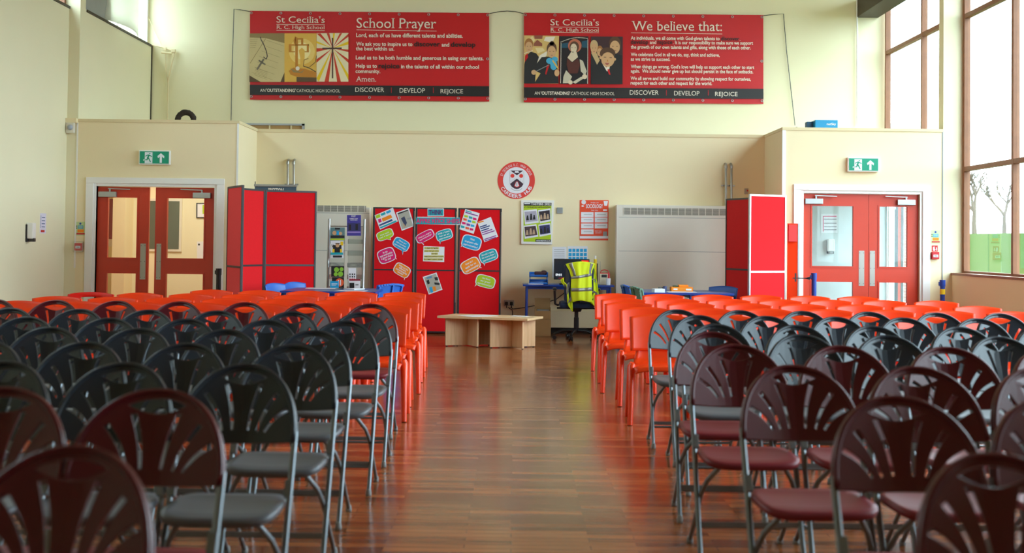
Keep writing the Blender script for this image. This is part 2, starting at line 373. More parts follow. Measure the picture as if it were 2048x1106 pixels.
# lobbies
b = MB(M_wall); b.box2((-7.8, 18.2, 0), (-7.6, YU, ZB)); b.box2((-7.6, 18.3, 0), (-6.32, 18.5, ZB)); b.box2((-7.8, 18.3, ZB - 0.06), (-5.97, YU, ZB)); b.box2((-6.42, 21.55, 0), (-6.22, YU, ZB - 0.06)); b.struct('wall_left_lobby', 'cream corridor seen through the left doors', 'wall')
b = MB(M_wall); b.box2((-3.9, YW, 0), (-3.783, YU, ZB - 0.05)); b.struct('wall_left_lobby_side', 'inner side of the left lobby', 'wall')
b = MB(M_pale); b.use(mat('lobby_paint', (206, 214, 216), 0.7)); b.box2((3.64, YW + 0.12, 0), (3.76, YU, ZB - 0.05)); b.box2((3.76, YU - 0.02, 0), (6.06, YU, ZB - 0.05)); b.struct('wall_right_lobby_back', 'white lobby wall behind the right doors', 'wall')
g = mat('dark_pane', (96, 104, 92), 0.15)
b = MB(M_cream); b.box2((-5.98, YU - 0.03, 1.10), (-5.42, YU, 1.96)); b.use(g); b.box2((-5.94, YU - 0.034, 1.14), (-5.46, YU - 0.03, 1.92)); b.thing('corridor_window', 'dark grey corridor window seen between the left doors', 'window')
def area_light(name, loc, sx, sy, e, col=(1, 1, 1), rot=(0, 0, 0)):
    l = bpy.data.lights.new(name, 'AREA'); l.shape = 'RECTANGLE'; l.size = sx; l.size_y = sy; l.energy = e; l.color = col
    o = bpy.data.objects.new(name, l); o.location = loc; o.rotation_euler = rot; COL.objects.link(o)
area_light('lobby_fill', (-5.2, 20.3, ZB - 0.1), 1.0, 1.6, LOBBY_FILL, (1, 0.93, 0.80))  # unseen area light without a fitting, added to brighten the left lobby
# daylight portals (openings only)
portal('portal_right', (6.30, 11.1, 3.35), (0, PI / 2, 0), 4.7, 14.4)
portal('portal_recess', (6.25, 20.3, 4.3), (0, PI / 2, 0), 2.8, 3.3)
portal('portal_lobby', (6.25, 20.97, 1.15), (0, PI / 2, 0), 2.1, 2.0)
portal('portal_left_recess', (-6.2, 20.3, 5.1), (0, -PI / 2, 0), 1.3, 3.3)
# white blind bulging in the high left window
b = MB(mat('white_blind', (236, 236, 224), 0.8, var=0.02))
def blind(i, j):
    y = 20.35 + 1.55 * i; z = ZT + 0.02 + 1.3 * j
    return (-6.02 + 0.16 * math.sin(PI * min(1, i * 1.0)) * (0.6 + 0.4 * j), y - 1.05 * (1 - i) * 0.0 + 0.5 * (1 - j) * (1 - i) * 0 - 0.9 * (1 - j) ** 2 * 0.3 * (1 - i), z)
b.grid(lambda i, j: (-6.0 + 0.13 * math.sin(PI * i), 19.55 + 1.75 * i + 0.35 * j * (1 - i), ZT + 0.02 + 1.3 * j), 16, 8)
_bm = MATS['white_blind']; _nt = _bm.node_tree; _tr = _nt.nodes.new('ShaderNodeBsdfTranslucent'); _tr.inputs[0].default_value = (0.86, 0.85, 0.76, 1); _mx = _nt.nodes.new('ShaderNodeMixShader'); _mx.inputs[0].default_value = 0.45
_nt.links.new(_nt.nodes['Principled BSDF'].outputs[0], _mx.inputs[1]); _nt.links.new(_tr.outputs[0], _mx.inputs[2]); _nt.links.new(_mx.outputs[0], _nt.nodes['Material Output'].inputs[0])
o = b.thing('window_blind', 'curved white blind in the high window above the left doors', 'blind'); solidify(o, 0.006)
b = MB(M_greyp); b.box2((-6.05, 18.7, ZT), (-6.0, 19.75, 5.8)); b.thing('window_panel', 'grey green infill panel beside the curved white blind', 'panel')
b = MB(M_dark); b.box2((5.55, 20.3, 5.06), (5.9, 22.0, 5.34)); b.box2((5.9, 20.3, 5.16), (6.01, 20.6, 5.26)); b.box2((5.68, 20.5, 5.34), (5.78, 20.7, 6.0)); b.struct('trim_12', 'dark beam end at the top right corner', 'beam')
b = MB(M_white); b.tube([at(1714, -12, 21.95), at(1715, 250, 21.95)], 0.014); b.thing('conduit', 'thin white conduit running up the wall right of the banners', 'pipe')

# outdoors
def gz(x, y): t = min(1, max(0, (math.hypot(x, y) - 12) / 55)); return -0.25 + 2.2 * t * t * (3 - 2 * t) + 0.12 * math.sin(x * 0.3) * t
b = MB(mat('grass_green', (60, 76, 40), 1.0, var=0.2, scale=3, spec=0.0)); b.grid(lambda i, j: (6.6 + 110 * i * i, -30 + 140 * j, gz(6.6 + 110 * i * i, -30 + 140 * j)), 40, 60)
tag(b.build('grass_field'), 'sunlit grass slope outside the right window', 'grass', kind='stuff')
b = MB(mat('grass_left', (60, 76, 40), 1.0, var=0.2, scale=3, spec=0.0)); b.box2((-60, -30, -0.35), (-8, 60, -0.3)); tag(b.build('ground_outside'), 'ground outside the left wall', 'ground', kind='structure')
M_bark = mat('bare_bark', (92, 78, 66), 0.9); M_bush = mat('pale_bush', (120, 128, 92), 0.9, var=0.2)
def tree(x, y, h, label, seed, bush=False):
    rnd = random.Random(seed); r = root('bare_tree', label, 'tree', (x, y, gz(x, y) - 0.05), group='trees on the grass slope'); t = MB(M_bark); tw = MB(M_bark)
    def br(p, d, l, rad, n):
        q = p + d * l; (t if n > 3 else tw).tube([p, p + d * l * 0.5 + Vector((rnd.uniform(-.04, .04) * l, rnd.uniform(-.04, .04) * l, 0)), q], [rad, rad * 0.85, rad * 0.65], 5)
        if n == 0: return
        for k in range(3):
            dd = (d + Vector((rnd.uniform(-.8, .8), rnd.uniform(-.8, .8), rnd.uniform(-.1, .6)))).normalized(); br(q, dd, l * rnd.uniform(.6, .8), rad * 0.64, n - 1)
    br(Vector((0, 0, 0)), Vector((0, 0, 1)), h * 0.28, h * 0.034, 5)
    o = t.build('trunk', r); o = tw.build('twigs', r)
tree(25.2, 74, 4.6, 'bare spreading tree on the hill, middle of the window view', 3)
tree(23.6, 76, 4.2, 'thinner bare tree left of the spreading tree on the hill', 5)
tree(27.2, 75, 4.0, 'bare tree at the right edge of the window view', 9)
tree(22.2, 70, 3.6, 'dark bushy bare tree close to the window frame', 12)
M_brick = bpy.data.materials.new('brickwork'); M_brick.use_nodes = True
_n = M_brick.node_tree; _b = _n.nodes.new('ShaderNodeTexBrick'); _b.inputs['Scale'].default_value = 4.4; _b.inputs['Color1'].default_value = (.35, .12, .08, 1); _b.inputs['Color2'].default_value = (.28, .09, .06, 1); _b.inputs['Mortar'].default_value = (.5, .45, .4, 1)
_t = _n.nodes.new('ShaderNodeTexCoord'); _mp = _n.nodes.new('ShaderNodeMapping'); _mp.inputs['Rotation'].default_value = (PI / 2, 0, 0); _n.links.new(_t.outputs['Object'], _mp.inputs[0]); _n.links.new(_mp.outputs[0], _b.inputs['Vector']); _n.links.new(_b.outputs['Color'], _n.nodes['Principled BSDF'].inputs['Base Color'])
b = MB(M_brick); b.box2((7.50, 26, -0.25), (8.3, 26.3, 2.4)); b.thing('brick_pier', 'brick building corner outside, seen through the right door glass', 'wall')
b = MB(mat('pale_blue_pipe', (150, 186, 206), 0.4)); b.cyl((6.345, 22.8, -0.3), (6.345, 22.8, 3.4), 0.07, 16); b.cyl((6.345, 22.8, 1.95), (6.345, 22.8, 2.1), 0.085, 16); b.thing('downpipe', 'pale blue downpipe outside, seen through the right door glass', 'pipe')
b = MB(M_frame); b.box2((7.03, 25, -0.3), (7.10, 25.1, 3.0)); b.use(M_door); b.box2((7.10, 25.02, -0.3), (7.155, 25.1, 3.0)); b.use(M_frame); b.box2((7.155, 25, -0.3), (7.20, 25.1, 3.0)); b.thing('door_post', 'dark and red post outside beside the pale downpipe', 'post')

# ------------------------------------------------------------------ doors
def leaf(parent, name, hx, w, side, gl, pl, ang, z1, gz_):
    # side +1: hinge at left (x grows), -1: hinge at right
    r = bpy.data.objects.new(name, None); COL.objects.link(r); r.parent = parent
    r.location = (hx - parent.location.x, 0, 0); r.rotation_euler = (0, 0, ang)
    def X(a): return a - hx
    x0, x1 = (0, w) if side > 0 else (-w, 0)
    g0, g1 = X(gl[0]), X(gl[1]); za, zb, zc = gz_
    m = MB(M_door); y0, y1 = -0.022, 0.022
    m.box2((x0, y0, 0.01), (g0, y1, z1)); m.box2((g1, y0, 0.01), (x1, y1, z1))
    m.box2((g0, y0, za), (g1, y1, z1)); m.box2((g0, y0, zc), (g1, y1, zb)); m.box2((g0, y0, 0.01), (g1, y1, 0.25))
    for (a, c) in ((zb, za), (0.25, zc)):   # glazing beads
        for s in (-1, 1):
            yy = y0 - 0.008 if s < 0 else y1 + 0.008
            m.box2((g0 - 0.02, min(yy, s * 0.022), a - 0.02), (g0, max(yy, s * 0.022), c + 0.02)); m.box2((g1, min(yy, s * 0.022), a - 0.02), (g1 + 0.02, max(yy, s * 0.022), c + 0.02))
            m.box2((g0, min(yy, s * 0.022), c), (g1, max(yy, s * 0.022), c + 0.02)); m.box2((g0, min(yy, s * 0.022), a - 0.02), (g1, max(yy, s * 0.022), a))
    lf = m.build('leaf_panel', r)
    gpane = MB(M_glass); gpane.box2((g0, -0.003, zb), (g1, 0.003, za)); gpane.build('glass_pane', r)
    gpane = MB(M_glass); gpane.box2((g0, -0.003, 0.25), (g1, 0.003, zc)); gpane.build('glass_pane', r)
    p = MB(M_steel); p.box2((X(pl[0]), y0 - 0.004, pl[2]), (X(pl[1]), y0, pl[3])); p.use(M_frame)
    for zz in (pl[2] + 0.03, (pl[2] + pl[3]) / 2, pl[3] - 0.03):
        for xx in (X(pl[0]) + 0.012, X(pl[1]) - 0.012): p.box((xx, y0 - 0.005, zz), (0.008, 0.003, 0.008))
    p.build('push_plate', r)
    c = MB(M_alu); cx = x0 + 0.14 if side > 0 else x1 - 0.17
    c.box((cx, y0 - 0.028, z1 - 0.105), (0.245, 0.05, 0.075), 0.006)
    c.box((cx + (0.03 if side > 0 else -0.0), y0 - 0.03, z1 - 0.052), (0.02, 0.02, 0.035)); c.box((cx + (0.16 if side > 0 else -0.14), y0 - 0.05, z1 - 0.03), (0.30, 0.02, 0.012), rot=Matrix.Rotation(0.03, 3, 'Y'))
    c.build('door_closer', r)
    return r
def doorset(name, label, x0, x1, z, leaves):
    r = root(name, label, 'door', ((x0 + x1) / 2, YB + 0.085, 0), kind='structure')
    f = MB(M_white); ox = r.location.x; t = 0.14
    def B(a, c): f.box2((a[0] - ox, a[1], a[2]), (c[0] - ox, c[1], c[2]), 0.004)
    B((x0 - t, -0.11, 0), (x0 - 0.035, -0.087, z + 0.034)); B((x1 + 0.035, -0.11, 0), (x1 + t, -0.087, z + 0.034)); B((x0 - t, -0.11, z + 0.035), (x1 + t, -0.085, z + 0.115))
    B((x0 - 0.05, -0.09, 0), (x0, 0.05, z + 0.04)); B((x1, -0.09, 0), (x1 + 0.05, 0.05, z + 0.04)); B((x0, -0.09, z - 0.005), (x1, 0.05, z + 0.04))
    f.build('door_frame', r)
    for (hx, w, side, gl, pl, ang) in leaves: leaf(r, 'door_leaf', hx, w, side, gl, pl, ang, z - 0.01, (1.865, 1.045, 0.83))
doorset('door_1', 'left pair of dark red double doors standing slightly ajar', -5.70, -4.095, 2.02,
        [(-5.70, 0.70, 1, (-5.555, -5.165), (-5.11, -5.035, 0.75, 1.24), 0.03), (-4.10, 0.82, -1, (-4.755, -4.245), (-4.895, -4.83, 0.75, 1.24), -0.05)])
doorset('door_2', 'right pair of bright red double doors, closed', 3.93, 5.51, 2.04,
        [(3.935, 0.895, 1, (4.06, 4.62), (4.70, 4.775, 0.78, 1.26), 0.0), (5.505, 0.67, -1, (4.98, 5.36), (4.85, 4.92, 0.78, 1.26), 0.0)])
b = MB(M_paper); b.pr(206, 405, 231, 493, YU - 0.005); b.use(mat('poster_red', (150, 50, 40), 0.6)); b.pr(206, 398, 228, 478, YU - 0.01, 0.003); b.thing('corridor_poster', 'red poster in the corridor behind the left doors', 'poster')
b = MB(M_frame); b.pr(393, 406, 420, 436, YU - 0.005, 0.02); b.use(M_paper); b.pr(395, 408, 418, 434, YU - 0.027, 0.003); b.use(M_lime); b.pr(405, 410, 410, 428, YU - 0.03, 0.002); b.thing('corridor_noticeboard', 'small white noticeboard behind the left doors', 'board')
b = MB(M_paper); b.pr(394, 483, 410, 519, YU - 0.005); b.use(M_ink); b.pc(398, 489, 2, YU - 0.008); b.thing('corridor_notice', 'white paper notice behind the left doors', 'notice')
b = MB(M_paper); b.pr(1642, 428, 1675, 466, YU - 0.025); b.use(M_pink); b.pr(1646, 432, 1647.2, 463, YU - 0.028); b.pr(1646, 432, 1673, 433.2, YU - 0.028); b.use(M_ink)
for yy in (438, 446, 453, 459): b.pr(1648, yy, 1673, yy + 1, YU - 0.028)
b.thing('lobby_timetable', 'white ruled notice seen through the right door glass', 'notice')
def dispenser(px, py, Y, s, label, left=False):
    c = at(px, py, Y); r = root('sanitiser_dispenser', label, 'dispenser', (c.x, Y, c.z), PI / 2 if left else 0)
    m = MB(M_white); m.box((0, -0.05, 0.03), (0.11 * s, 0.09, 0.2 * s), 0.015); m.build('housing', r)
    m = MB(M_frame); m.box((0, -0.012, 0.0), (0.118 * s, 0.024, 0.22 * s), 0.006); m.build('back_plate', r)
    m = MB(M_greyp if not left else M_frame); m.box((0, -0.062, -0.085 * s), (0.07 * s, 0.08, 0.045 * s), 0.01); m.build('nozzle', r)
    return r
dispenser(1660, 494, YU - 0.02, 1.0, 'white soap dispenser on the lobby wall behind the right doors')
d = dispenser(60, 470, 16.6, 1.0, 'white and black sanitiser dispenser on the left wall', True); d.location = (XL, 16.95, 1.36)
# ------------------------------------------------------------------ folding chairs (seat towards the camera = -y)
def holed_plate(outer, holes, depth, bevel=0.0025):
    cu = bpy.data.curves.new('t', 'CURVE'); cu.dimensions = '2D'; cu.fill_mode = 'BOTH'; cu.extrude = max(0.0005, depth / 2 - bevel); cu.bevel_depth = bevel; cu.bevel_resolution = 1; cu.offset = -bevel
    for loop in [outer] + holes:
        sp = cu.splines.new('POLY'); sp.points.add(len(loop) - 1); sp.use_cyclic_u = True
        for i, p in enumerate(loop): sp.points[i].co = (p[0], p[1], 0, 1)
    o = bpy.data.objects.new('t', cu); COL.objects.link(o); me = bpy.data.meshes.new_from_object(o)
    bm = bmesh.new(); bm.from_mesh(me)
    bpy.data.objects.remove(o); bpy.data.curves.remove(cu); bpy.data.meshes.remove(me)
    bmesh.ops.remove_doubles(bm, verts=bm.verts, dist=1e-5)
    us = [v.co.x for v in bm.verts]; a, c = min(us), max(us)
    for k in range(1, 14):
        x = a + (c - a) * k / 14
        bmesh.ops.bisect_plane(bm, geom=list(bm.verts) + list(bm.edges) + list(bm.faces), plane_co=(x, 0, 0), plane_no=(1, 0, 0))
    bm.verts.index_update()
    V = [v.co.copy() for v in bm.verts]; F = [[v.index for v in f.verts] for f in bm.faces]; bm.free()
    return V, F
HWB, PH = 0.212, 0.238           # back panel half width and height
def arch(n, sx=1.0, hw=HWB, h=PH, e=2.25):
    out = []
    for k in range(n + 1):
        a = PI * k / n; c, s_ = math.cos(a), math.sin(a)
        out.append((hw * math.copysign(abs(c) ** (2 / e), c), h * abs(s_) ** (2 / e)))
    return out
outer = [(-HWB + 0.0, 0.0)] if False else []
outer = arch(40) + [(-HWB * 0.98, -0.004)] + [(HWB * (-0.98 + 1.96 * k / 12), -0.004 - 0.014 * math.sin(PI * k / 12)) for k in range(1, 12)] + [(HWB * 0.98, -0.004)]
inner = arch(60, hw=HWB - 0.026, h=PH - 0.02)
top = [p for p in inner if abs(p[0]) < 0.083]
hand = top + [(-0.083 + 0.166 * k / 12, (top[-1][1] - 0.004) - (0.026) * math.sin(PI * k / 12)) for k in range(0, 13)]
slots = []
for s_ in (-1, 1):
    for (ax, ay), (bx, by), bow in (((0.029, 0.026), (0.064, 0.178), 0.006), ((0.064, 0.024), (0.132, 0.150), 0.008), ((0.094, 0.023), (0.178, 0.100), 0.009)):
        L = []; R = []; dx, dy = bx - ax, by - ay; l = math.hypot(dx, dy); nx, ny = -dy / l, dx / l
        for k in range(7):
            t = k / 6; w = 0.004 + 0.0034 * t; cx = ax + dx * t - nx * bow * math.sin(PI * t) * -1; cy = ay + dy * t + ny * bow * math.sin(PI * t)
            L.append((s_ * (cx + nx * w), cy + ny * w)); R.append((s_ * (cx - nx * w), cy - ny * w))
        slots.append(L + R[::-1])
PV, PF = holed_plate(outer, [hand] + slots, 0.010)
ZP = 0.627                         # height of the panel's lower edge
LEAN = 0.42 / 0.865
def on_up(z): return -0.42 + LEAN * z      # y of the upright at height z
cosl = 1 / math.sqrt(1 + LEAN * LEAN)
def panel3(u, w, n=0.0):
    z = ZP + w * 1.0; y = on_up(z)
    curve = 0.070 - 0.42 * (math.sqrt(u * u + 0.0025) - 0.05)     # concave towards the sitter
    return Vector((u, y + curve - n * cosl - 0.012, z + n * LEAN * cosl))
def spread(xs, d):
    out = []
    for x in sorted(xs, key=abs): out.append(x if not out or abs(x) - abs(out[-1]) >= d else math.copysign(abs(out[-1]) + d, x))
    return out
def squeeze(o, k):
    for c in o.children_recursive:
        for v in c.data.vertices: v.co.x *= k
def fold_chair(name, mb, ms, label):
    r = root(name, label, 'chair')
    m = MB(mb); m.add([panel3(v.x, v.y, v.z) for v in PV], PF, False)
    o = m.build('backrest', r)
    m = MB(mb); rim = [(HWB, 0.0)] + arch(36) + [(-HWB, 0.0)]
    m.tube([panel3(u * 1.0, w, 0.006) for u, w in rim], 0.0085, 8); m.tube([panel3(u * 1.01, w * 1.01, -0.016) for u, w in rim], 0.0095, 8)
    m.build('backrest_rim', r)
    m = MB(ms)
    def seat_out(k, n=40):
        a = 2 * PI * k / n; c, s_ = math.cos(a), math.sin(a); e = 7.0 if s_ > 0 else 4.6
        return (0.198 * math.copysign(abs(c) ** (2 / e), c) * (1 - 0.03 * s_), -0.285 + 0.172 * math.copysign(abs(s_) ** (2 / e), s_))
    rings = 8; V = []; F = []; n = 40
    def sz(x, y): return 0.440 - 0.012 * (1 - (x / 0.2) ** 2) * (1 - ((y + 0.285) / 0.18) ** 2) - 0.016 * max(0, (-y - 0.37) / 0.09) ** 2 + 0.008 * max(0, (y + 0.205) / 0.1) ** 2
    for j in range(rings + 1):
        f = j / rings
        for k in range(n):
            x, y = seat_out(k); x *= f; y = -0.285 + (y + 0.285) * f; V.append((x, y, sz(x, y)))
    for j in range(rings):
        for k in range(n): F.append((j * n + k, j * n + (k + 1) % n, (j + 1) * n + (k + 1) % n, (j + 1) * n + k))
    base = len(V)
    for dz, f in ((-0.010, 1.012), (-0.024, 0.995), (-0.028, 0.95)):
        for k in range(n):
            x, y = seat_out(k); V.append((x * f, -0.285 + (y + 0.285) * f, sz(x, y) + dz))
    for q in range(3):
        a0 = (rings + q) * n; a1 = (rings + q + 1) * n
        for k in range(n): F.append((a0 + k, a0 + (k + 1) % n, a1 + (k + 1) % n, a1 + k))
    m.add(V, F, True); m.add([V[(rings + 3) * n + k] for k in range(n)], [tuple(range(n))[::-1]]); m.build('seat', r)
    for s_ in (-1, 1):
        m = MB(M_chair_metal); x0 = 0.214 * s_
        m.tube([(x0, on_up(0.02), 0.02), (x0, on_up(0.45), 0.45), (x0, on_up(ZP + 0.03), ZP + 0.03)], 0.0115, 9)
        m.box((x0 - 0.006 * s_, on_up(0.47), 0.475), (0.026, 0.03, 0.06), 0.003, Matrix.Rotation(-math.atan(LEAN), 3, 'X'))
        lg = m.build('leg', r)
        m = MB(M_greyp); m.lathe([(0.010, 0.0), (0.016, 0.0), (0.016, 0.014), (0.013, 0.035)], (x0, on_up(0.012), 0.0), 10); m.build('rubber_foot', lg)
        m = MB(M_chair_metal); x1 = 0.20 * s_
        m.tube([(0.125 * s_, -0.40, 0.415), (0.135 * s_, -0.385, 0.40), (0.178 * s_, -0.335, 0.335), (0.196 * s_, -0.31, 0.285), (x1, -0.27, 0.24), (x1, 0.0, 0.02)], 0.0105, 9)
        lg = m.build('leg', r)
        m = MB(M_greyp); m.lathe([(0.010, 0.0), (0.015, 0.0), (0.015, 0.014), (0.012, 0.03)], (x1, 0.005, 0.0), 10); m.build('rubber_foot', lg)
    m = MB(M_chair_metal); m.box((0, on_up(0.155), 0.155), (0.428, 0.006, 0.022), 0.002); m.build('crossbar', r)
    m = MB(M_chair_metal); m.tube([(-0.20, -0.11, 0.115), (-0.185, -0.115, 0.10), (0.185, -0.115, 0.10), (0.20, -0.11, 0.115)], 0.008, 7); m.build('crossbar', r)
    squeeze(r, 0.94)
    return r
FOLD = {
 'L9': (2.85, [-0.93], 'm'), 'L8': (3.95, [-1.47, -1.04], 'm'), 'L7': (4.78, [-1.79, -1.38, -0.95], 'g'), 'L6': (5.70, [-2.19, -1.79, -1.38, -0.93], 'g'),
 'L5': (6.61, [-2.70, -2.27, -1.81, -1.41, -0.98], 'g'), 'L4': (7.43, [-2.68, -2.22, -1.80, -1.36, -0.93], 'g'), 'L3': (8.32, [-3.10, -2.68, -2.24, -1.83, -1.37, -0.94], 'g'),
 'L2': (9.44, [-3.60, -3.20, -2.78, -2.34, -1.88, -1.45, -1.00], 'm'),
 'R9': (2.90, [1.04], 'm'), 'R8': (4.00, [1.14, 1.60], 'm'), 'R7': (5.00, [1.04, 1.47, 1.89], 'm'), 'R6': (6.00, [0.99, 1.46, 1.93, 2.39], 'm'),
 'R5': (6.75, [1.01, 1.44, 1.87, 2.43], 'g'), 'R4': (7.53, [1.13, 1.58, 2.00, 2.49, 2.95], 'g'), 'R3': (8.46, [1.16, 1.58, 2.02, 2.44, 2.91], 'g'), 'R2': (9.16, [1.11, 1.52, 1.95, 2.41, 2.87, 3.30], 'g')}
proto = {'m': fold_chair('folding_chair', M_maroon, M_maroon_lit, 'maroon'), 'g': fold_chair('folding_chair', M_grey, M_grey_lit, 'grey')}
used = set()
rnd = random.Random(11)
for side in 'LR':
    keys = sorted([k for k in FOLD if k[0] == side], key=lambda k: FOLD[k][0])
    for ri, k in enumerate(keys):
        Y, xs, c = FOLD[k]; xs = spread(xs, 0.425 * (1.07 if k in ('L8', 'R8', 'R7', 'R6') else 1.0))
        for ci, x in enumerate(xs):
            cc = 'm' if (k == 'R5' and ci == 0) else c
            y = Y + (0.10 if (k == 'R5' and ci == 0) else 0.0)
            o = proto[cc] if cc not in used else copy_tree(proto[cc]); used.add(cc)
            o.location = (x, y, 0); o.rotation_euler = (0, 0, rnd.uniform(-0.025, 0.025)); o.scale.x = {'L8': 1.09, 'R8': 1.07, 'R7': 1.06, 'R6': 1.06}.get(k, 1.0)
            w = 'left' if side == 'L' else 'right'
            o['label'] = '%s fan-back folding chair %s of the aisle, %s row from camera, %s from the aisle' % ('maroon' if cc == 'm' else 'grey', w, ORD[ri], ORD[ci])
            o['group'] = 'folding chairs %s of the aisle' % w

# ------------------------------------------------------------------ moulded plastic chairs
def shell_chair(name, m_, label, cat_group=None, handle=False, ribs=False):
    r = root(name, label, 'chair', group=cat_group)
    def prof(t):   # t 0..1 along the seat from the front lip to the rear
        P = [(-0.435, 0.395), (-0.425, 0.425), (-0.38, 0.437), (-0.28, 0.428), (-0.17, 0.424), (-0.10, 0.432), (-0.065, 0.455), (-0.05, 0.49), (-0.04, 0.53)]
        f = t * (len(P) - 1); i = min(len(P) - 2, int(f)); q = f - i
        return P[i][0] + (P[i + 1][0] - P[i][0]) * q, P[i][1] + (P[i + 1][1] - P[i][1]) * q
    W = [0.200, 0.205, 0.210, 0.212, 0.210, 0.203, 0.190, 0.180, 0.176]
    def hw(t):
        f = t * (len(W) - 1); i = min(len(W) - 2, int(f)); return W[i] + (W[i + 1] - W[i]) * (f - i)
    m = MB(m_)
    def seat(i, j):
        y, z = prof(j); x = (i * 2 - 1) * hw(j); e = abs(i * 2 - 1) ** 4
        if j < 0.62: z += -0.022 * e
        else: y += -0.022 * e
        return (x, y, z)
    m.grid(seat, 16, 24); o = m.build('seat', r); solidify(o, 0.016, -1)
    m = MB(m_)
    def back(i, j):
        u = i * 2 - 1; crown = 0.022 * (1 - u * u)
        z = 0.515 + (0.765 + crown - 0.515) * j
        h = 0.224 + 0.008 * j
        y = -0.043 + 0.055 * j - 0.045 * u * u
        return (u * h, y, z)
    if not handle:
        m.grid(back, 18, 12)
    else:
        nu, nv = 18, 12; V = [back(i / nu, j / nv) for j in range(nv + 1) for i in range(nu + 1)]; F = []
        for j in range(nv):
            for i in range(nu):
                if j in (8, 9) and 5 <= i <= 12: continue
                F.append((j * (nu + 1) + i, j * (nu + 1) + i + 1, (j + 1) * (nu + 1) + i + 1, (j + 1) * (nu + 1) + i))
        m.add(V, F, True)
    if ribs:
        for u in (0.05, 0.5, 0.95):
            for k in range(8):
                a, c = Vector(back(u, k / 8)), Vector(back(u, (k + 1) / 8)); m.box((a + c) / 2 + Vector((0, 0.016, 0)), (0.014, 0.022, (c - a).length + 0.004))
        for k in range(12):
            a, c = Vector(back(k / 12, 0.97)), Vector(back((k + 1) / 12, 0.97)); m.box((a + c) / 2 + Vector((0, 0.016, 0)), ((c - a).length + 0.004, 0.022, 0.014))
    o = m.build('backrest', r); solidify(o, 0.014, 0)
    for s_ in (-1, 1):
        m = MB(m_); m.tube([(0.215 * s_, -0.285, 0.432), (0.225 * s_, -0.295, 0.405), (0.232 * s_, -0.36, 0.24), (0.240 * s_, -0.435, 0.0)], [0.020, 0.029, 0.026, 0.021], 10)
        m.tube([(0.17 * s_, -0.27, 0.40), (0.225 * s_, -0.285, 0.405)], 0.02, 8); m.build('leg', r)
        m = MB(m_); m.tube([(0.215 * s_, -0.195, 0.432), (0.225 * s_, -0.185, 0.405), (0.232 * s_, -0.07, 0.22), (0.240 * s_, 0.075, 0.0)], [0.020, 0.029, 0.026, 0.021], 10)
        m.tube([(0.17 * s_, -0.2, 0.40), (0.225 * s_, -0.19, 0.405)], 0.02, 8); m.build('leg', r)
    squeeze(r, 0.95)
    return r
RED = {
 'L1': (14.10, [-3.13, -2.62, -2.14, -1.63, -1.14]), 'L2': (13.06, [-3.57, -3.08, -2.57, -2.08, -1.58, -1.10]), 'L3': (12.11, [-4.05, -3.53, -3.01, -2.54, -2.05, -1.55, -1.07]),
 'L4': (11.19, [-4.03, -3.52, -3.04, -2.52, -2.04, -1.54, -1.07]), 'L5': (10.28, [-3.98, -3.46, -2.96, -2.49, -2.01, -1.52, -1.03]),
 'R1': (14.40, [1.08, 1.59, 2.11, 2.63, 3.14, 3.66]), 'R2': (13.30, [1.07, 1.60, 2.11, 2.62, 3.13, 3.67, 4.20]), 'R3': (12.36, [1.05, 1.62, 2.14, 2.64, 3.16, 3.68, 4.23]),
 'R4': (11.37, [1.11, 1.61, 2.12, 2.63, 3.15, 3.65, 4.19]), 'R5': (10.26, [1.10, 1.58, 2.08, 2.58, 3.09, 3.60])}
rproto = shell_chair('plastic_chair', M_red, 'x'); first = True
for k, (Y, xs) in RED.items():
    for ci, x in enumerate(spread(xs, 0.502)):
        o = rproto if first else copy_tree(rproto); first = False
        s_ = -1 if k[0] == 'L' else 1
        o.location = (x, Y + (0.04 * (ci - 2) if k == 'R2' else 0) + rnd.uniform(-0.02, 0.02), 0); o.rotation_euler = (0, 0, -0.05 * s_ + rnd.uniform(-0.03, 0.03))
        w = 'left' if k[0] == 'L' else 'right'
        o['label'] = 'orange-red plastic chair %s of the aisle, %s red row from back, %s from the aisle' % (w, ORD[int(k[1]) - 1], ORD[ci])
        o['group'] = 'red plastic chairs %s of the aisle' % w
o = shell_chair('handled_chair', M_redb, 'deep red plastic chair with a handle slot in its back, left of the red rows', handle=True); o.location = (-4.09, 13.1, 0); o.rotation_euler.z = 0.05
o = shell_chair('blue_chair', M_bluep, 'blue plastic chair behind the left blue table, nearer the camera of the pair'); o.location = (-2.93, 16.45, 0); o.rotation_euler.z = 1.15
o = shell_chair('blue_chair', M_bluep, 'blue plastic chair behind the left blue table, farther right of the pair'); o.location = (-2.78, 17.0, 0); o.rotation_euler.z = 1.12
o = shell_chair('blue_chair', M_bluep, 'blue plastic chair with ribbed back at right end of the left table', ribs=True); o.location = (-1.52, 16.75, 0); o.rotation_euler.z = -2.25
o = shell_chair('blue_chair', M_bluep, 'blue plastic chair seen edge-on at left end of the right tables', ribs=True); o.location = (1.43, 17.35, 0); o.rotation_euler.z = 1.75
o = shell_chair('green_chair', M_greenp, 'grey green plastic chair beside the edge-on blue chair', ribs=True); o.location = (1.50, 16.75, 0); o.rotation_euler.z = 1.75
o = shell_chair('blue_chair', M_bluep, 'blue plastic chair at right end of the right tables by the dark red board'); o.location = (2.72, 17.45, 0); o.rotation_euler.z = -0.75
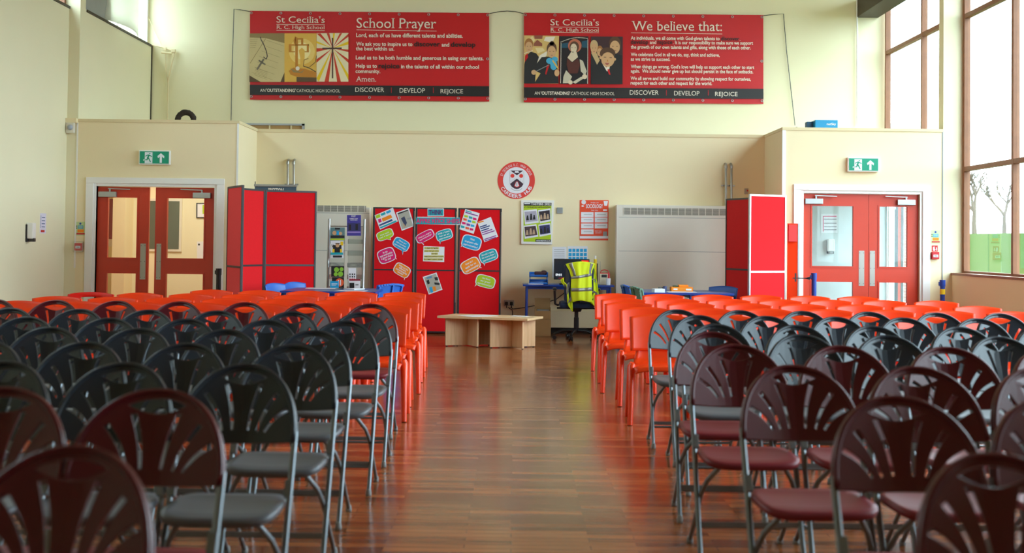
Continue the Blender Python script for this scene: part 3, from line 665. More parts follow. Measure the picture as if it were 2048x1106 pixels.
# ------------------------------------------------------------------ display boards
def board(name, label, panels, frame_m, felt_for, zj, ztop, z0=0.06):
    (xa, ya) = panels[0][0]; r = root(name, label, 'display board', (xa, ya, 0))
    for (a, c, fm, felt) in panels:
        d = Vector((c[0] - a[0], c[1] - a[1], 0)); L = d.length; u = d / L; n = Vector((u.y, -u.x, 0)); R = Matrix((u, -n, Vector((0, 0, 1)))).transposed()
        o0 = Vector((a[0] - xa, a[1] - ya, 0))
        e = bpy.data.objects.new('board_panel', None); COL.objects.link(e); e.parent = r
        for (z1, z2) in ((z0, zj), (zj, ztop)):
            m = MB(felt); m.box(o0 + u * L / 2 + Vector((0, 0, (z1 + z2) / 2)), (L - 0.04, 0.018, z2 - z1 - 0.02), rot=R); m.build('felt_sheet', e)
        m = MB(fm)
        for q in (0.012, L - 0.012): m.box(o0 + u * q + Vector((0, 0, ztop / 2)), (0.024, 0.03, ztop), 0.003, R)
        for z in (z0, zj, ztop - 0.01): m.box(o0 + u * L / 2 + Vector((0, 0, z)), (L - 0.04, 0.028, 0.024), rot=R)
        m.build('panel_frame', e)
    return r
A = lambda px, Y: (at(px, 480, Y).x, Y)
board('display_board', 'tall red folding display board left of the leaflet rack', [((-3.53, 16.62), A(484.5, 15.92), M_frame, M_felt), ((-3.50, 16.68), A(526.5, 17.36), M_frame, M_felt), (A(528.5, 17.46), A(632, 17.72), M_frame, M_felt)], M_frame, None, 0.985, 1.955)
board('display_board', 'tall red folding display board right of the blue tables', [((2.935, 18.72), (3.20, 18.02), M_frame, M_felt), ((3.21, 17.98), (3.43, 17.28), M_frame, M_felt), (A(1497.5, 16.85), A(1571, 17.18), M_alu, M_felt)], M_frame, None, 0.985, 1.955)
YD = 19.25
r = root('display_board', 'red three-panel board headed THINK APPRENTICESHIPS', 'display board', (at(870, 480, YD).x, YD, 0))
zt, zj = at(905, 416, YD).z, at(905, 541, YD).z
for (x0, x1) in ((745.5, 829.5), (830.5, 913), (916, 1003)):
    X0, X1 = at(x0, 480, YD).x - r.location.x, at(x1, 480, YD).x - r.location.x
    e = bpy.data.objects.new('board_panel', None); COL.objects.link(e); e.parent = r
    for (z1, z2) in ((0.03, zj), (zj, zt)):
        m = MB(M_felt); m.box2((X0 + 0.02, -0.009, z1 + 0.01), (X1 - 0.02, 0.009, z2 - 0.01)); m.build('felt_sheet', e)
    m = MB(M_frame)
    for q in (X0 + 0.014, X1 - 0.014): m.box((q, 0, zt / 2), (0.028, 0.03, zt), 0.004)
    for z in (0.03, zj, zt - 0.01): m.box(((X0 + X1) / 2, 0, z), (X1 - X0 - 0.04, 0.026, 0.02))
    m.build('panel_frame', e)
    m = MB(M_alu); m.box((X1 - 0.006, -0.017, zt / 2 + 0.2), (0.008, 0.006, zt - 0.5)); m.build('edge_strip', e)
YC = YD - 0.012
def cards():
    def card(name, label, pts, m_, extra, cat='card'):
        b = MB(M_paper); b.pp(pts, YC, 0.003)
        if m_:
            cx = sum(p[0] for p in pts) / len(pts); cy = sum(p[1] for p in pts) / len(pts)
            b.use(m_); b.pp([(cx + (p[0] - cx) * 0.90, cy + (p[1] - cy) * 0.90) for p in pts], YC - 0.003, 0.0015)
        extra(b); b.thing(name, label, cat)
    def rc(cx, cy, w, h, a, tail):   # rounded bubble with a tail; angles in degrees, clockwise on the photo
        ca, sa = math.cos(math.radians(a)), math.sin(math.radians(a)); P = []
        for k in range(28):
            t = 2 * PI * k / 28; c, s_ = math.cos(t), math.sin(t); e = 3.6
            x = w / 2 * math.copysign(abs(c) ** (2 / e), c); y = h / 2 * math.copysign(abs(s_) ** (2 / e), s_); P.append((cx + x * ca - y * sa, cy + x * sa + y * ca))
        i = min(range(28), key=lambda k: (P[k][0] - tail[0]) ** 2 + (P[k][1] - tail[1]) ** 2)
        P.insert(i + 1, tail); return P
    def bubble(label, cx, cy, w, h, a, tail, m_, lines):
        ca, sa = math.cos(math.radians(a)), math.sin(math.radians(a)); n = len(lines); cap = h * 0.135; gap = h * 0.70 / max(3, n)
        mx = max(len(l) for l in lines)
        def ex(b):
            b.use(M_paper)
            for i, l in enumerate(lines):
                yy = (i - (n - 1) / 2) * gap + cap / 2; ww = w * 0.74 * len(l) / mx
                p0 = (cx - ww / 2 * ca - yy * sa, cy - ww / 2 * sa + yy * ca); p1 = (cx + ww / 2 * ca - yy * sa, cy + ww / 2 * sa + yy * ca)
                b.pt(l, p0[0], p0[1], p1[0], cap, YC - 0.006, p1[1], bold=True)
        card('speech_bubble_card', label, rc(cx, cy, w, h, a, tail), m_, ex)
    bubble('lime green speech bubble card under the leaflets on the left panel', 770, 469.5, 35, 19.5, -22, (782, 480), M_lime, ['How much', 'can I earn?'])
    bubble('sky blue speech bubble card on the left panel of the board', 802.5, 488.5, 34, 22, 29, (805.5, 510), M_cyan, ['Where can I', 'find out about', 'apprenticeships?'])
    bubble('pink speech bubble card asking about a good choice, left panel', 773, 511, 36, 29, -21, (794, 518.5), M_pink, ['Is an', 'apprenticeship', 'a good choice', 'for me?'])
    bubble('amber speech bubble card hanging over the left panel bar', 804, 540.5, 34, 24, 30, (808.5, 560.5), M_amber, ['What are the', 'different', 'apprenticeship', 'levels?'])
    bubble('pink speech bubble card asking what a degree apprenticeship is', 850, 472.5, 39, 19, -27, (848, 491), M_pink, ['What is a degree', 'apprenticeship?'])
    bubble('teal speech bubble card asking about fun, centre panel', 888.5, 470, 34, 22, -17, (880, 489), M_teal, ['Will I have', 'fun as an', 'apprentice?'])
    bubble('blue speech bubble card asking which employers offer, right panel', 943, 485, 40, 28, 16, (921.5, 494), M_cyan, ['Which', 'employers offer', 'apprenticeships?'])
    bubble('teal speech bubble card asking about more than one, right panel', 977, 512, 38, 24, -20, (969, 532), M_teal, ['Should I apply', 'for more than 1', 'apprenticeship?'])
    bubble('orange speech bubble card overlapping the right panel bar', 941, 531, 40, 27, -28, (964, 535.5), M_amber, ['How do I', 'apply for an', 'apprenticeship?'])
    bubble('yellow green speech bubble card on the lower right panel', 971, 563, 40, 25, 15, (949.5, 573), M_lime, ['Are there', "any 'green'", 'apprenticeships?'])
    def ex(b):
        b.use(M_teal); b.pr(856, 418.5, 886.5, 431, YC - 0.003); b.use(mat('print_purple', (90, 30, 110), 0.6)); b.pt('THINK', 858, 429, 884.5, 9, YC - 0.007, bold=True)
    card('title_strip', 'teal title strip reading THINK on the centre panel', [(855, 417), (888, 417), (888, 432.5), (855, 432.5)], None, ex, 'sign')
    def ex(b):
        b.use(M_teal); b.pr(832, 435.2, 919.5, 448.3, YC - 0.003); b.use(M_pink); b.pt('APPRE', 832.5, 446, 861, 9, YC - 0.007, bold=True); b.pt('NTICE', 864, 446.2, 890, 9, YC - 0.007, bold=True); b.pt('SHIPS', 893, 446.6, 919, 9, YC - 0.007, bold=True)
    card('title_strip', 'long teal title strip reading APPRENTICESHIPS in pink', [(831.5, 433.5), (920, 434.5), (920, 450), (831.5, 448)], None, ex, 'sign')
    def ex(b):
        b.use(mat('print_pale_yellow', (226, 214, 120), 0.6))
        for (x0, x1, y) in ((848.5, 878, 496.3), (848.5, 878, 502), (862.5, 876, 507.4), (848, 887.5, 513), (847.5, 886, 518.7)): b.pr(x0, y - 2.2, x1, y + 2.2, YC - 0.003)
        b.use(M_ink); i = 0
        for t, x0, x1, y in (('TO FIND OUT MORE:', 849, 876.5, 497.7), ('SCAN THE QR CODE', 849, 877, 503.4), ('OR VISIT', 863, 875, 508.8), ('AMAZINGAPPRENTICESHI', 848.5, 887, 514.4), ('PS.COM/STUDENT-ZONE', 848, 885, 520.1)): b.pt(t, x0, y, x1, 2.7, YC - 0.006, bold=True)
    card('notice_card', 'pale yellow notice with five lines of text, centre panel', [(847, 492.3), (889, 493.6), (888.3, 524), (846, 522.6)], None, ex, 'notice')
    Q = lambda sx, ox, oy: (lambda x, y: (ox + x / sx, oy + y / sx))
    q1 = Q(11.642, 740, 405)
    def quad(b, p, m_, t=0.003):
        b.use(m_); b.pp([q1(*a) for a in p], YC - t, 0.0012)
    def ex(b):
        quad(b, [(125, 305), (225, 265), (245, 340), (150, 375)], M_lime); quad(b, [(245, 265), (345, 220), (370, 270), (270, 315)], M_teal); quad(b, [(370, 215), (470, 170), (492, 220), (392, 265)], M_cyan)
        quad(b, [(270, 370), (480, 280), (520, 350), (300, 450)], M_amber); quad(b, [(205, 520), (510, 385), (530, 425), (225, 550)], mat('print_navy', (40, 70, 130), 0.6)); quad(b, [(230, 575), (610, 412), (622, 450), (245, 605)], M_teal)
        quad(b, [(185, 390), (255, 370), (275, 450), (205, 475)], M_pink)
    card('leaflet_card', 'tilted white leaflet with colour blocks, upper left of board', [q1(105, 300), q1(535, 118), q1(650, 440), q1(235, 632)], None, ex, 'leaflet')
    def ex(b):
        quad(b, [(640, 245), (890, 160), (1000, 540), (745, 625)], mat('photo_grey', (176, 172, 160), 0.6)); quad(b, [(720, 370), (800, 320), (860, 470), (820, 560)], mat('photo_navy', (60, 66, 96), 0.6), 0.0045)
        quad(b, [(640, 250), (890, 165), (885, 190), (650, 280)], M_frame, 0.0045); quad(b, [(860, 370), (960, 340), (965, 390), (870, 400)], M_greyp, 0.0045); quad(b, [(760, 480), (800, 500), (830, 560), (800, 600)], mat('photo_tan', (190, 160, 130), 0.6), 0.0045)
    card('photo_card', 'white bordered photograph of a worker, upper left panel', [q1(605, 235), q1(905, 130), q1(1035, 545), q1(740, 660)], None, ex, 'photo')
    q1 = Q(9.21, 825, 480)
    def ex(b):
        quad(b, [(215, 690), (430, 620), (530, 900), (305, 980)], mat('photo_grey', (176, 172, 160), 0.6)); quad(b, [(305, 880), (350, 860), (380, 960), (340, 975)], M_cyan, 0.0045); quad(b, [(255, 750), (300, 730), (320, 800), (280, 820)], M_ink, 0.0045)
        quad(b, [(370, 860), (420, 850), (440, 940), (390, 950)], M_amber, 0.0045); quad(b, [(400, 780), (500, 790), (500, 830), (410, 820)], M_frame, 0.0045); quad(b, [(250, 690), (350, 660), (360, 700), (265, 715)], mat('photo_blue', (90, 140, 180), 0.6), 0.0045); quad(b, [(400, 690), (460, 680), (475, 740), (420, 745)], M_frame, 0.0045)
    card('photo_card', 'tilted photograph of a workshop on the lower centre panel', [q1(188, 680), q1(442, 598), q1(553, 915), q1(300, 1005)], None, ex, 'photo')
    q1 = Q(11.642, 910, 405)
    def ex(b):
        cs = [M_lime, M_teal, M_pink, M_orange, M_cyan, M_lime, M_pink, mat('print_violet', (140, 60, 150), 0.6), M_cyan, M_teal, M_orange, M_pink]
        ctr = [(260, 320), (365, 350), (460, 382), (235, 393), (338, 432), (440, 455), (208, 480), (310, 515), (408, 540), (180, 565), (286, 598), (385, 625)]
        for c, m_ in zip(ctr, cs): quad(b, [(c[0] - 45, c[1] - 35), (c[0] + 40, c[1] - 15), (c[0] + 42, c[1] + 32), (c[0] - 40, c[1] + 22)], m_)
        quad(b, [(250, 180), (390, 220), (382, 240), (245, 205)], M_teal); quad(b, [(245, 215), (535, 300), (530, 325), (240, 240)], mat('print_violet', (140, 60, 150), 0.6))
    card('leaflet_card', 'tall white leaflet of small coloured bubbles, right panel', [q1(240, 150), q1(575, 250), q1(435, 730), q1(100, 620)], None, ex, 'leaflet')
    def ex(b):
        quad(b, [(530, 455), (665, 420), (675, 445), (540, 485)], M_amber)
        for (x, y, w_) in ((575, 560, 165), (590, 600, 215), (605, 648, 185)): quad(b, [(x, y), (x + w_, y - w_ * 0.33), (x + w_ + 6, y - w_ * 0.33 + 26), (x + 8, y + 26)], mat('print_navy', (40, 70, 130), 0.6))
        for (x, y, w_) in ((620, 695, 245), (635, 740, 285), (680, 850, 275), (690, 885, 260)): quad(b, [(x, y), (x + w_, y - w_ * 0.33), (x + w_ + 5, y - w_ * 0.33 + 22), (x + 6, y + 22)], mat('print_violet', (140, 60, 150), 0.6))
    card('leaflet_card', 'tilted white leaflet of dark text lines, right panel', [q1(520, 460), q1(835, 335), q1(1005, 795), q1(685, 925)], None, ex, 'leaflet')
cards()
# leaning orange board with a pocket, roll-up banner behind the left board
b = MB(M_felto); X0, X1 = at(1571, 480, 17.9).x, at(1588, 480, 17.9).x
b.box2((X0 + 0.03, 17.9, 0), (X1 + 0.05, 17.93, at(1580, 447, 17.9).z)); b.use(M_alu); b.box2((X1 + 0.05, 17.895, 0), (X1 + 0.068, 17.935, at(1580, 447, 17.9).z)); b.thing('leaning_panel', 'narrow orange panel standing between the red board and right doors', 'panel')
b = MB(mat('red_pocket', (224, 60, 60), 0.5)); b.box2((X0 + 0.035, 17.86, at(1575, 483, 17.9).z), (X1 + 0.03, 17.9, at(1575, 449, 17.9).z)); b.thing('leaflet_pocket', 'red leaflet pocket on the narrow orange panel', 'leaflet holder')
YR = 18.6
r = root('roll_up_banner', 'grey roll-up banner whose top shows behind the left red board', 'banner', (at(550, 480, YR).x, YR, 0))
m = MB(mat('banner_slate', (70, 90, 108), 0.5)); x0, x1 = at(508, 480, YR).x - r.location.x, at(591, 480, YR).x - r.location.x; z1 = at(550, 372, YR).z
m.box2((x0, -0.003, 0.1), (x1, 0.003, z1)); v, f = glyphs('PRESTON', True); zb = at(550, 387, YR).z; m.use(M_bwhite); m.add([(x0 + (27 + a * 31) / 83 * (x1 - x0), -0.006, zb + b_ * 0.075) for a, b_ in v], f); m.build('banner_sheet', r)
m = MB(M_alu); m.box2((x0 - 0.01, -0.02, z1 - 0.01), (x1 + 0.01, 0.02, z1 + 0.022), 0.004); m.build('top_rail', r)
m = MB(M_alu); m.box2((x0 - 0.02, -0.09, 0), (x1 + 0.02, 0.09, 0.1), 0.02); m.build('base', r)
m = MB(M_black); m.cyl((x0 + 0.0, 0.02, 0.1), (x0 + 0.0, 0.02, z1 + 0.06), 0.006); m.build('pole', r)

# ------------------------------------------------------------------ heaters, pipes, sockets
def heater(label, x0, x1, ytop, ybot_g, yg0, seams, Y=19.42):
    zt = at((x0 + x1) / 2, ytop, Y).z; X0, X1 = at(x0, 480, Y).x, at(x1, 480, Y).x
    r = root('convector_heater', label, 'heater', ((X0 + X1) / 2, Y, 0)); ox = r.location.x
    m = MB(M_heat); m.box2((X0 - ox, 0, 0.02), (X1 - ox, YW - Y - 0.005, zt), 0.008); m.build('casing', r)
    za, zb = at(1000, yg0, Y).z, at(1000, ybot_g, Y).z
    m = MB(M_grille); m.box2((X0 - ox + 0.10, -0.004, zb), (X1 - ox - 0.05, 0.0, za))
    m.use(M_heat); n = int((X1 - X0) / 0.098)
    for k in range(n + 1): m.box2((X0 - ox + 0.10 + k * 0.098 - 0.004, -0.009, zb), (X0 - ox + 0.10 + k * 0.098 + 0.004, 0, za))
    for k in range(6): m.box2((X0 - ox + 0.10, -0.006, zb + (za - zb) * (k + 0.35) / 6), (X1 - ox - 0.05, 0, zb + (za - zb) * (k + 0.6) / 6))
    m.build('grille', r)
    for z in seams: m2 = MB(M_greyp); m2.box2((X0 - ox + 0.03, -0.002, at(1000, z, Y).z - 0.003), (X1 - ox, 0.0, at(1000, z, Y).z + 0.003)); m2.build('panel_seam', r)
    m = MB(M_heat); m.box2((X0 - ox, -0.004, 0.02), (X0 - ox + 0.03, 0, zt)); m.build('edge_fillet', r)
heater('cream convector heater behind the leaflet rack', 592, 738, 414, 427.5, 415, (430, 505.0))
heater('cream convector heater behind the right blue tables', 1233, 1500, 411, 426, 412.5, (431.5, 499.0))
def pipes(label, xa, xb, y0, y1, Y=19.62):
    b = MB(M_steel)
    for x in (xa, xb):
        p0, p1 = at(x, y1, Y), at(x, y0, Y); b.tube([p0, p1 + Vector((0, 0, -0.04)), p1 + Vector((0, 0.02, -0.01)), p1 + Vector((0, 0.075, 0))], 0.017, 10); b.cyl(p1 + Vector((0, 0.0, -0.03)), p1 + Vector((0, 0.0, -0.07)), 0.023)
        b.box(at(x, (y0 + y1) / 2 + 2, Y) + Vector((0, 0.03, 0)), (0.05, 0.07, 0.02), 0.004)
    b.box(at((xa + xb) / 2, (y0 + y1) / 2 + 2, Y) + Vector((0, 0.065, 0)), (0.2, 0.02, 0.02)); b.thing('heater_pipes', label, 'pipe')
pipes('pair of steel pipes above the left heater', 575.5, 587.5, 319, 414); pipes('pair of steel pipes above the right heater', 1452, 1463, 327, 411)
def wallbox(name, label, cat, x0, y0, x1, y1, m_, th=0.05, Y=YW):
    b = MB(m_); b.box2(at(x0, y1, Y) - Vector((0, th, 0)), at(x1, y0, Y), 0.006); return b.thing(name, label, cat)
b = MB(M_steel); b.box2(at(1489, 388.5, YW) - Vector((0, 0.02, 0)), at(1496, 377, YW), 0.003); b.use(M_fire); b.box2(at(1493, 383, YW) - Vector((0, 0.028, 0)), at(1496, 380, YW) - Vector((0, 0.02, 0))); b.thing('wall_switch', 'small steel switch above the right display board', 'switch')
wallbox('blank_plate', 'grey square plate between the two posters', 'plate', 1113.5, 415, 1125.5, 427, M_greyp, 0.025)
r = root('double_socket', 'steel double socket with two black plugs near the blue desk', 'socket', at(1018, 606, YW))
m = MB(M_steel); m.box((0, -0.008, 0), (0.148, 0.016, 0.088), 0.004); m.build('face_plate', r)
for s_ in (-1, 1):
    m = MB(M_black); m.box((0.036 * s_, -0.035, -0.005), (0.046, 0.04, 0.05), 0.01); m.tube([(0.036 * s_, -0.045, -0.03), (0.036 * s_ + 0.004, -0.04, -0.07)], 0.007); m.build('plug', r)
b = MB(M_black); b.tube([at(1021, 614, YW - 0.05), at(1026, 618, YW - 0.05), at(1050, 615, YW - 0.04), at(1080, 609, YW - 0.04), at(1112, 599, YW - 0.04), at(1130, 585, YW - 0.04)], 0.006); b.thing('power_cable', 'black cable from the double socket rising behind the desk', 'cable')
b = MB(M_black); b.tube([at(1017, 614, YW - 0.05), at(1019, 617, YW - 0.05), at(1024, 619, YW - 0.05), at(1025, 625, YW - 0.05), at(1024, 640, YW - 0.05), at(1026, 660, YW - 0.04)], 0.006); b.thing('power_cable', 'short black cable hanging straight down from the double socket', 'cable')

# ------------------------------------------------------------------ posters on the lower wall
def crest():
    Y = YW - 0.001; cx, cy, R = 1032.6, 360.8, 37.3; b = MB(M_fire)
    b.use(mat('crest_red', (226, 62, 52), 0.5)); b.pc(cx, cy, R, Y, 0.004, n=56); b.use(M_paper); b.pc(cx, cy, 26.5, Y - 0.004, 0.002, n=48)
    q = lambda x, y: (980 + x / 11.064, 310 + y / 11.064); b.use(mat('crest_plum', (66, 42, 58), 0.5)); T = Y - 0.006
    b.pp([q(455, 345), q(735, 345), q(595, 450)], T); b.pp([q(595, 520), q(740, 640), q(705, 700), q(640, 745), q(595, 755), q(545, 745), q(480, 700), q(443, 640)], T)
    b.use(mat('crest_red', (226, 62, 52), 0.5)); b.pc(*q(497, 460), 3.9, T); b.pc(*q(690, 463), 3.9, T)
    b.pp([q(575, 585), q(615, 585), q(655, 680), q(640, 705), q(595, 715), q(550, 705), q(535, 680)], T - 0.002)
    b.use(M_paper); b.pp([q(540, 390), q(560, 352), q(590, 358), q(620, 352), q(650, 390), q(595, 394)], T - 0.002); b.pp([q(580, 595), q(610, 595), q(640, 685), q(595, 702), q(550, 685)], T - 0.004)
    b.use(M_greyp); b.pp([q(588, 600), q(602, 600), q(606, 680), q(584, 680)], T - 0.006)
    for x in (440, 748): b.pl([q(x, 350), q(x, 640)], 0.35, T)
    for x, y in ((470, 560), (510, 530), (550, 500), (640, 500), (680, 530), (715, 560)): b.pl([q(x, y), q(x, y + 45)], 0.35, T)
    b.pl([q(470, 735), q(520, 775), q(595, 785), q(670, 775), q(710, 735)], 0.8, T)
    b.use(M_paper)
    def arc(txt, rad, a0, a1, cap, inward, bold):
        n = len(txt)
        for i, ch in enumerate(txt):
            if ch == ' ': continue
            a = math.radians(a0 + (a1 - a0) * (i + 0.5) / n); w_ = abs(math.radians(a1 - a0)) / n * rad * (0.36 if ch in 'I.' else 0.84)
            if ch == '.': w_ *= 0.6
            px, py = cx + rad * math.cos(a), cy + rad * math.sin(a); tx, ty = -math.sin(a), math.cos(a)
            if inward: tx, ty = -tx, -ty
            b.pt(ch, px - tx * w_ / 2, py - ty * w_ / 2, px + tx * w_ / 2, cap, T, py + ty * w_ / 2, bold=bold)
    arc('ST CECILIAS R.C. HIGH SCHOOL', 28.6, -163, -17, 5.2, False, False); arc('CAREERS HUB', 34.6, 155, 22, 6.6, True, True)
    b.thing('school_crest_sign', 'round red and white crest sign reading CAREERS HUB', 'sign')
crest()
def tasters():
    Y = YW - 0.03; q = lambda x, y: (1030 + x / 9.752, 390 + y / 9.752)
    r = root('framed_poster', 'white framed lime green poster headed TASTERS 2022', 'poster', at(1075, 490, YW)); o = r.location
    def fin(b, n): ob = b.build(n, None, o); ob.parent = r; ob.location = (0, 0, 0)
    b = MB(M_white)
    b.pp([q(120, 100), q(765, 105), q(722, 965), q(122, 955)], YW, 0.03); fin(b, 'frame')
    b = MB(M_lime); b.pp([q(168, 148), q(712, 152), q(700, 918), q(165, 908)], Y, 0.002)
    b.use(M_frame); b.pp([q(168, 148), q(712, 152), q(710, 212), q(168, 208)], Y - 0.002, 0.001); b.pp([q(398, 862), q(702, 868), q(700, 918), q(398, 914)], Y - 0.002, 0.001)
    b.use(M_paper); b.pt('TASTERS 2022', *q(312, 194), q(696, 198)[0], 4.2, Y - 0.005, q(696, 198)[1], bold=True); b.pt('WWW.PRESTON.AC.UK', *q(412, 906), q(690, 908)[0], 2.6, Y - 0.005, bold=True)
    b.pr(*q(182, 158), *q(296, 176), Y - 0.004, 0.001)
    b.use(M_ink); b.pt("ST CECILIA'S RC HIGH SCHOOL", *q(178, 250), q(700, 254)[0], 2.4, Y - 0.005, bold=True)
    dk = [mat('photo_pale', (176, 170, 186), 0.6), mat('photo_dark', (46, 36, 44), 0.6), mat('photo_brown', (74, 56, 60), 0.6), mat('photo_indigo', (52, 52, 104), 0.6)]
    for i, P in enumerate(([(170, 300), (425, 275), (465, 540), (195, 575)], [(445, 300), (690, 262), (700, 510), (485, 555)], [(168, 600), (415, 568), (455, 810), (190, 855)], [(455, 580), (690, 545), (705, 770), (480, 815)])):
        b.use(M_paper); b.pp([q(*p) for p in P], Y - 0.002, 0.0015)
        cx = sum(p[0] for p in P) / 4; cy = sum(p[1] for p in P) / 4 - 18
        b.use(dk[i]); b.pp([q(cx + (p[0] - cx) * 0.88, cy + (p[1] - cy) * 0.74) for p in P], Y - 0.0035, 0.0015); b.use(M_ink if i in (0, 3) else mat('photo_tan', (190, 160, 130), 0.6))
        for k, (dx, h) in enumerate(((-70, 60), (0, 95), (60, 70))):
            b.pp([q(cx + dx - 26, cy + 84 - (dx * 0.1)), q(cx + dx - 18, cy + 84 - h), q(cx + dx + 18, cy + 84 - h), q(cx + dx + 28, cy + 80 - dx * 0.1)], Y - 0.005, 0.001); b.pc(*q(cx + dx, cy + 70 - h), 1.7, Y - 0.005, 0.001)
    fin(b, 'poster_print')
tasters()
def sociology():
    Y = YW - 0.001; q = lambda x, y: (1030 + x / 9.752, 390 + y / 9.752); b = MB(mat('poster_orange', (232, 74, 36), 0.6))
    b.pp([q(1262, 98), q(1825, 100), q(1815, 886), q(1258, 882)], Y, 0.003); T = Y - 0.003
    b.use(M_paper); b.pt('WHERE CAN', *q(1475, 160), q(1630, 162)[0], 2.2, T - 0.003); b.pt('SOCIOLOGY', *q(1385, 255), q(1715, 262)[0], 7.8, T - 0.003, bold=True); b.pt('TAKE YOU?', *q(1480, 310), q(1620, 312)[0], 2.4, T - 0.003)
    for y in (335, 440, 555, 670):
        b.pr(*q(1288, y), *q(1532, y + 95), T, 0.001)
        if y < 600: b.pr(*q(1555, y), *q(1805, y + 95), T, 0.001)
    b.pr(*q(1262, 800), *q(1818, 850), T, 0.001); b.pt('WHAT CAN I', *q(1555, 715), q(1690, 715)[0], 2.6, T - 0.003); b.pt('I DO NEXT?', *q(1565, 750), q(1690, 750)[0], 2.6, T - 0.003)
    b.pc(*q(1340, 140), 4.6, T, 0.001); b.pp([q(1728, 118), q(1812, 118), q(1805, 165), q(1795, 210), q(1742, 210), q(1735, 165)], T, 0.001); b.pc(*q(1320, 215), 2.6, T, 0.001, ry=1.5); b.pr(*q(1720, 280), *q(1795, 310), T, 0.001)
    b.use(M_greyp); b.pr(*q(1718, 712), *q(1795, 800), T - 0.001, 0.001)
    for y in (375, 480, 595, 710):
        b.pr(*q(1340, y), *q(1500, y + 8), T - 0.001, 0.001); 
        if y < 650: b.pr(*q(1600, y), *q(1770, y + 8), T - 0.001, 0.001)
    b.thing('sociology_poster', 'orange poster titled SOCIOLOGY with white boxes', 'poster')
sociology()
b = MB(M_paper); b.pr(1104.5, 493.5, 1133, 555, YW - 0.001); b.use(M_greyp)
for k in range(12): b.pr(1108, 499 + k * 3.6, 1129, 499.8 + k * 3.6, YW - 0.0035, 0.001)
b.thing('paper_sheet', 'tall white sheet of fine grey text left of the blue chart', 'paper')
b = MB(M_paper); b.pr(1135, 492.5, 1175.5, 555, YW - 0.001); b.use(M_cyan)
for j in range(6):
    for i in range(5): b.pr(1137.2 + i * 7.6, 497.5 + j * 8.2, 1143.2 + i * 7.6, 503.8 + j * 8.2, YW - 0.0035, 0.001)
b.thing('paper_chart', 'white sheet with a grid of blue squares above the monitor', 'chart')
# ------------------------------------------------------------------ banners on the upper wall
YBN = YU - 0.05
ZQ = lambda ox: (lambda x, y: (ox + x / 3.9385, 10 + y / 3.9385))
def banner(ox, label, x0, x1, yt0, yt1, yb0, yb1, content):
    q = ZQ(ox); Y = YBN
    def P(u, v):
        yt = yt0 + (yt1 - yt0) * u; yb = yb0 + (yb1 - yb0) * u; return (x0 + (x1 - x0) * u, yt + (yb - yt) * v)
    r = root('banner', label, 'banner', at(*q((x0 + x1) / 2, yb0), Y))
    o = r.location
    def fin(b, n):
        ob = b.build(n, None, o); ob.parent = r; ob.location = (0, 0, 0); return ob
    b = MB(M_bred)
    rip = lambda u, v: 0.012 * math.sin(u * 23 + v * 2.5) * (0.25 + abs(v - .5)) * 0.5 + 0.006 * math.sin(u * 9 - v * 7)
    for d in (0.0, 0.003):
        b.grid(lambda i, j: at(*q(*P(i, j)), Y) + Vector((0, rip(i, j) * 0.6 + 0.008 + d, 0)), 60, 16)
    T = Y - 0.008
    b.use(M_bblack); b.pp([q(x0, content['band'][0]), q(x1, content['band'][1]), q(x1, content['band'][3]), q(x0, content['band'][2])], T, 0.002)
    for m_, items in ((M_bwhite, content['white']), (M_bblack, content['black'])):
        b.use(m_)
        for it in items:
            if it[0] == '-': b.pp([q(it[1], it[2]), q(it[3], it[4]), q(it[3], it[4] + 3.2), q(it[1], it[2] + 3.2)], T - 0.002, 0.001)
            else:
                t, xa, y, xb, cap, bold = it; sh = 0.007 * (xb - xa); b.pt(t, *q(xa, y), q(xb, y)[0], cap / 3.9385, T - 0.004, q(xb, y + sh)[1], bold=bold, serif=t in ('School Prayer', 'We believe that:', 'Amen.', "St Cecilia's", 'R. C. High School'))
    b.use(M_bred)
    for x in (1190, 1520): b.pr(*q(x, content['band'][0] + 22), *q(x + 4, content['band'][0] + 65), T - 0.003, 0.001)
    fin(b, 'vinyl_sheet')
    content['pics'](q, T, fin)
    m = MB(M_alu)
    for k in range(9):
        for v in (0.024, 0.965):
            c = at(*q(*P(0.006 + 0.988 * k / 8, v)), T - 0.003); m.tube([c + Vector((0.017 * math.cos(a * PI / 5), 0, 0.017 * math.sin(a * PI / 5))) for a in range(10)], 0.006, 6, closed=True)
    c = at(*q(*P(0.993, 0.52)), T - 0.003); m.tube([c + Vector((0.017 * math.cos(a * PI / 5), 0, 0.017 * math.sin(a * PI / 5))) for a in range(10)], 0.006, 6, closed=True)
    fin(m, 'eyelets')
skin = mat('print_skin', (214, 168, 124), 0.6); skin2 = mat('print_skin_pale', (226, 206, 180), 0.6); suit = mat('print_suit', (34, 32, 36), 0.6); hair = mat('print_hair', (92, 62, 44), 0.6); hair2 = mat('print_hair_light', (170, 112, 60), 0.6)
gold = mat('print_gold', (226, 178, 80), 0.6); goldd = mat('print_gold_dark', (196, 128, 44), 0.6); glow = mat('print_glow', (250, 230, 168), 0.6); parch = mat('print_parchment', (206, 188, 140), 0.6); brown = mat('print_brown', (96, 74, 50), 0.6)
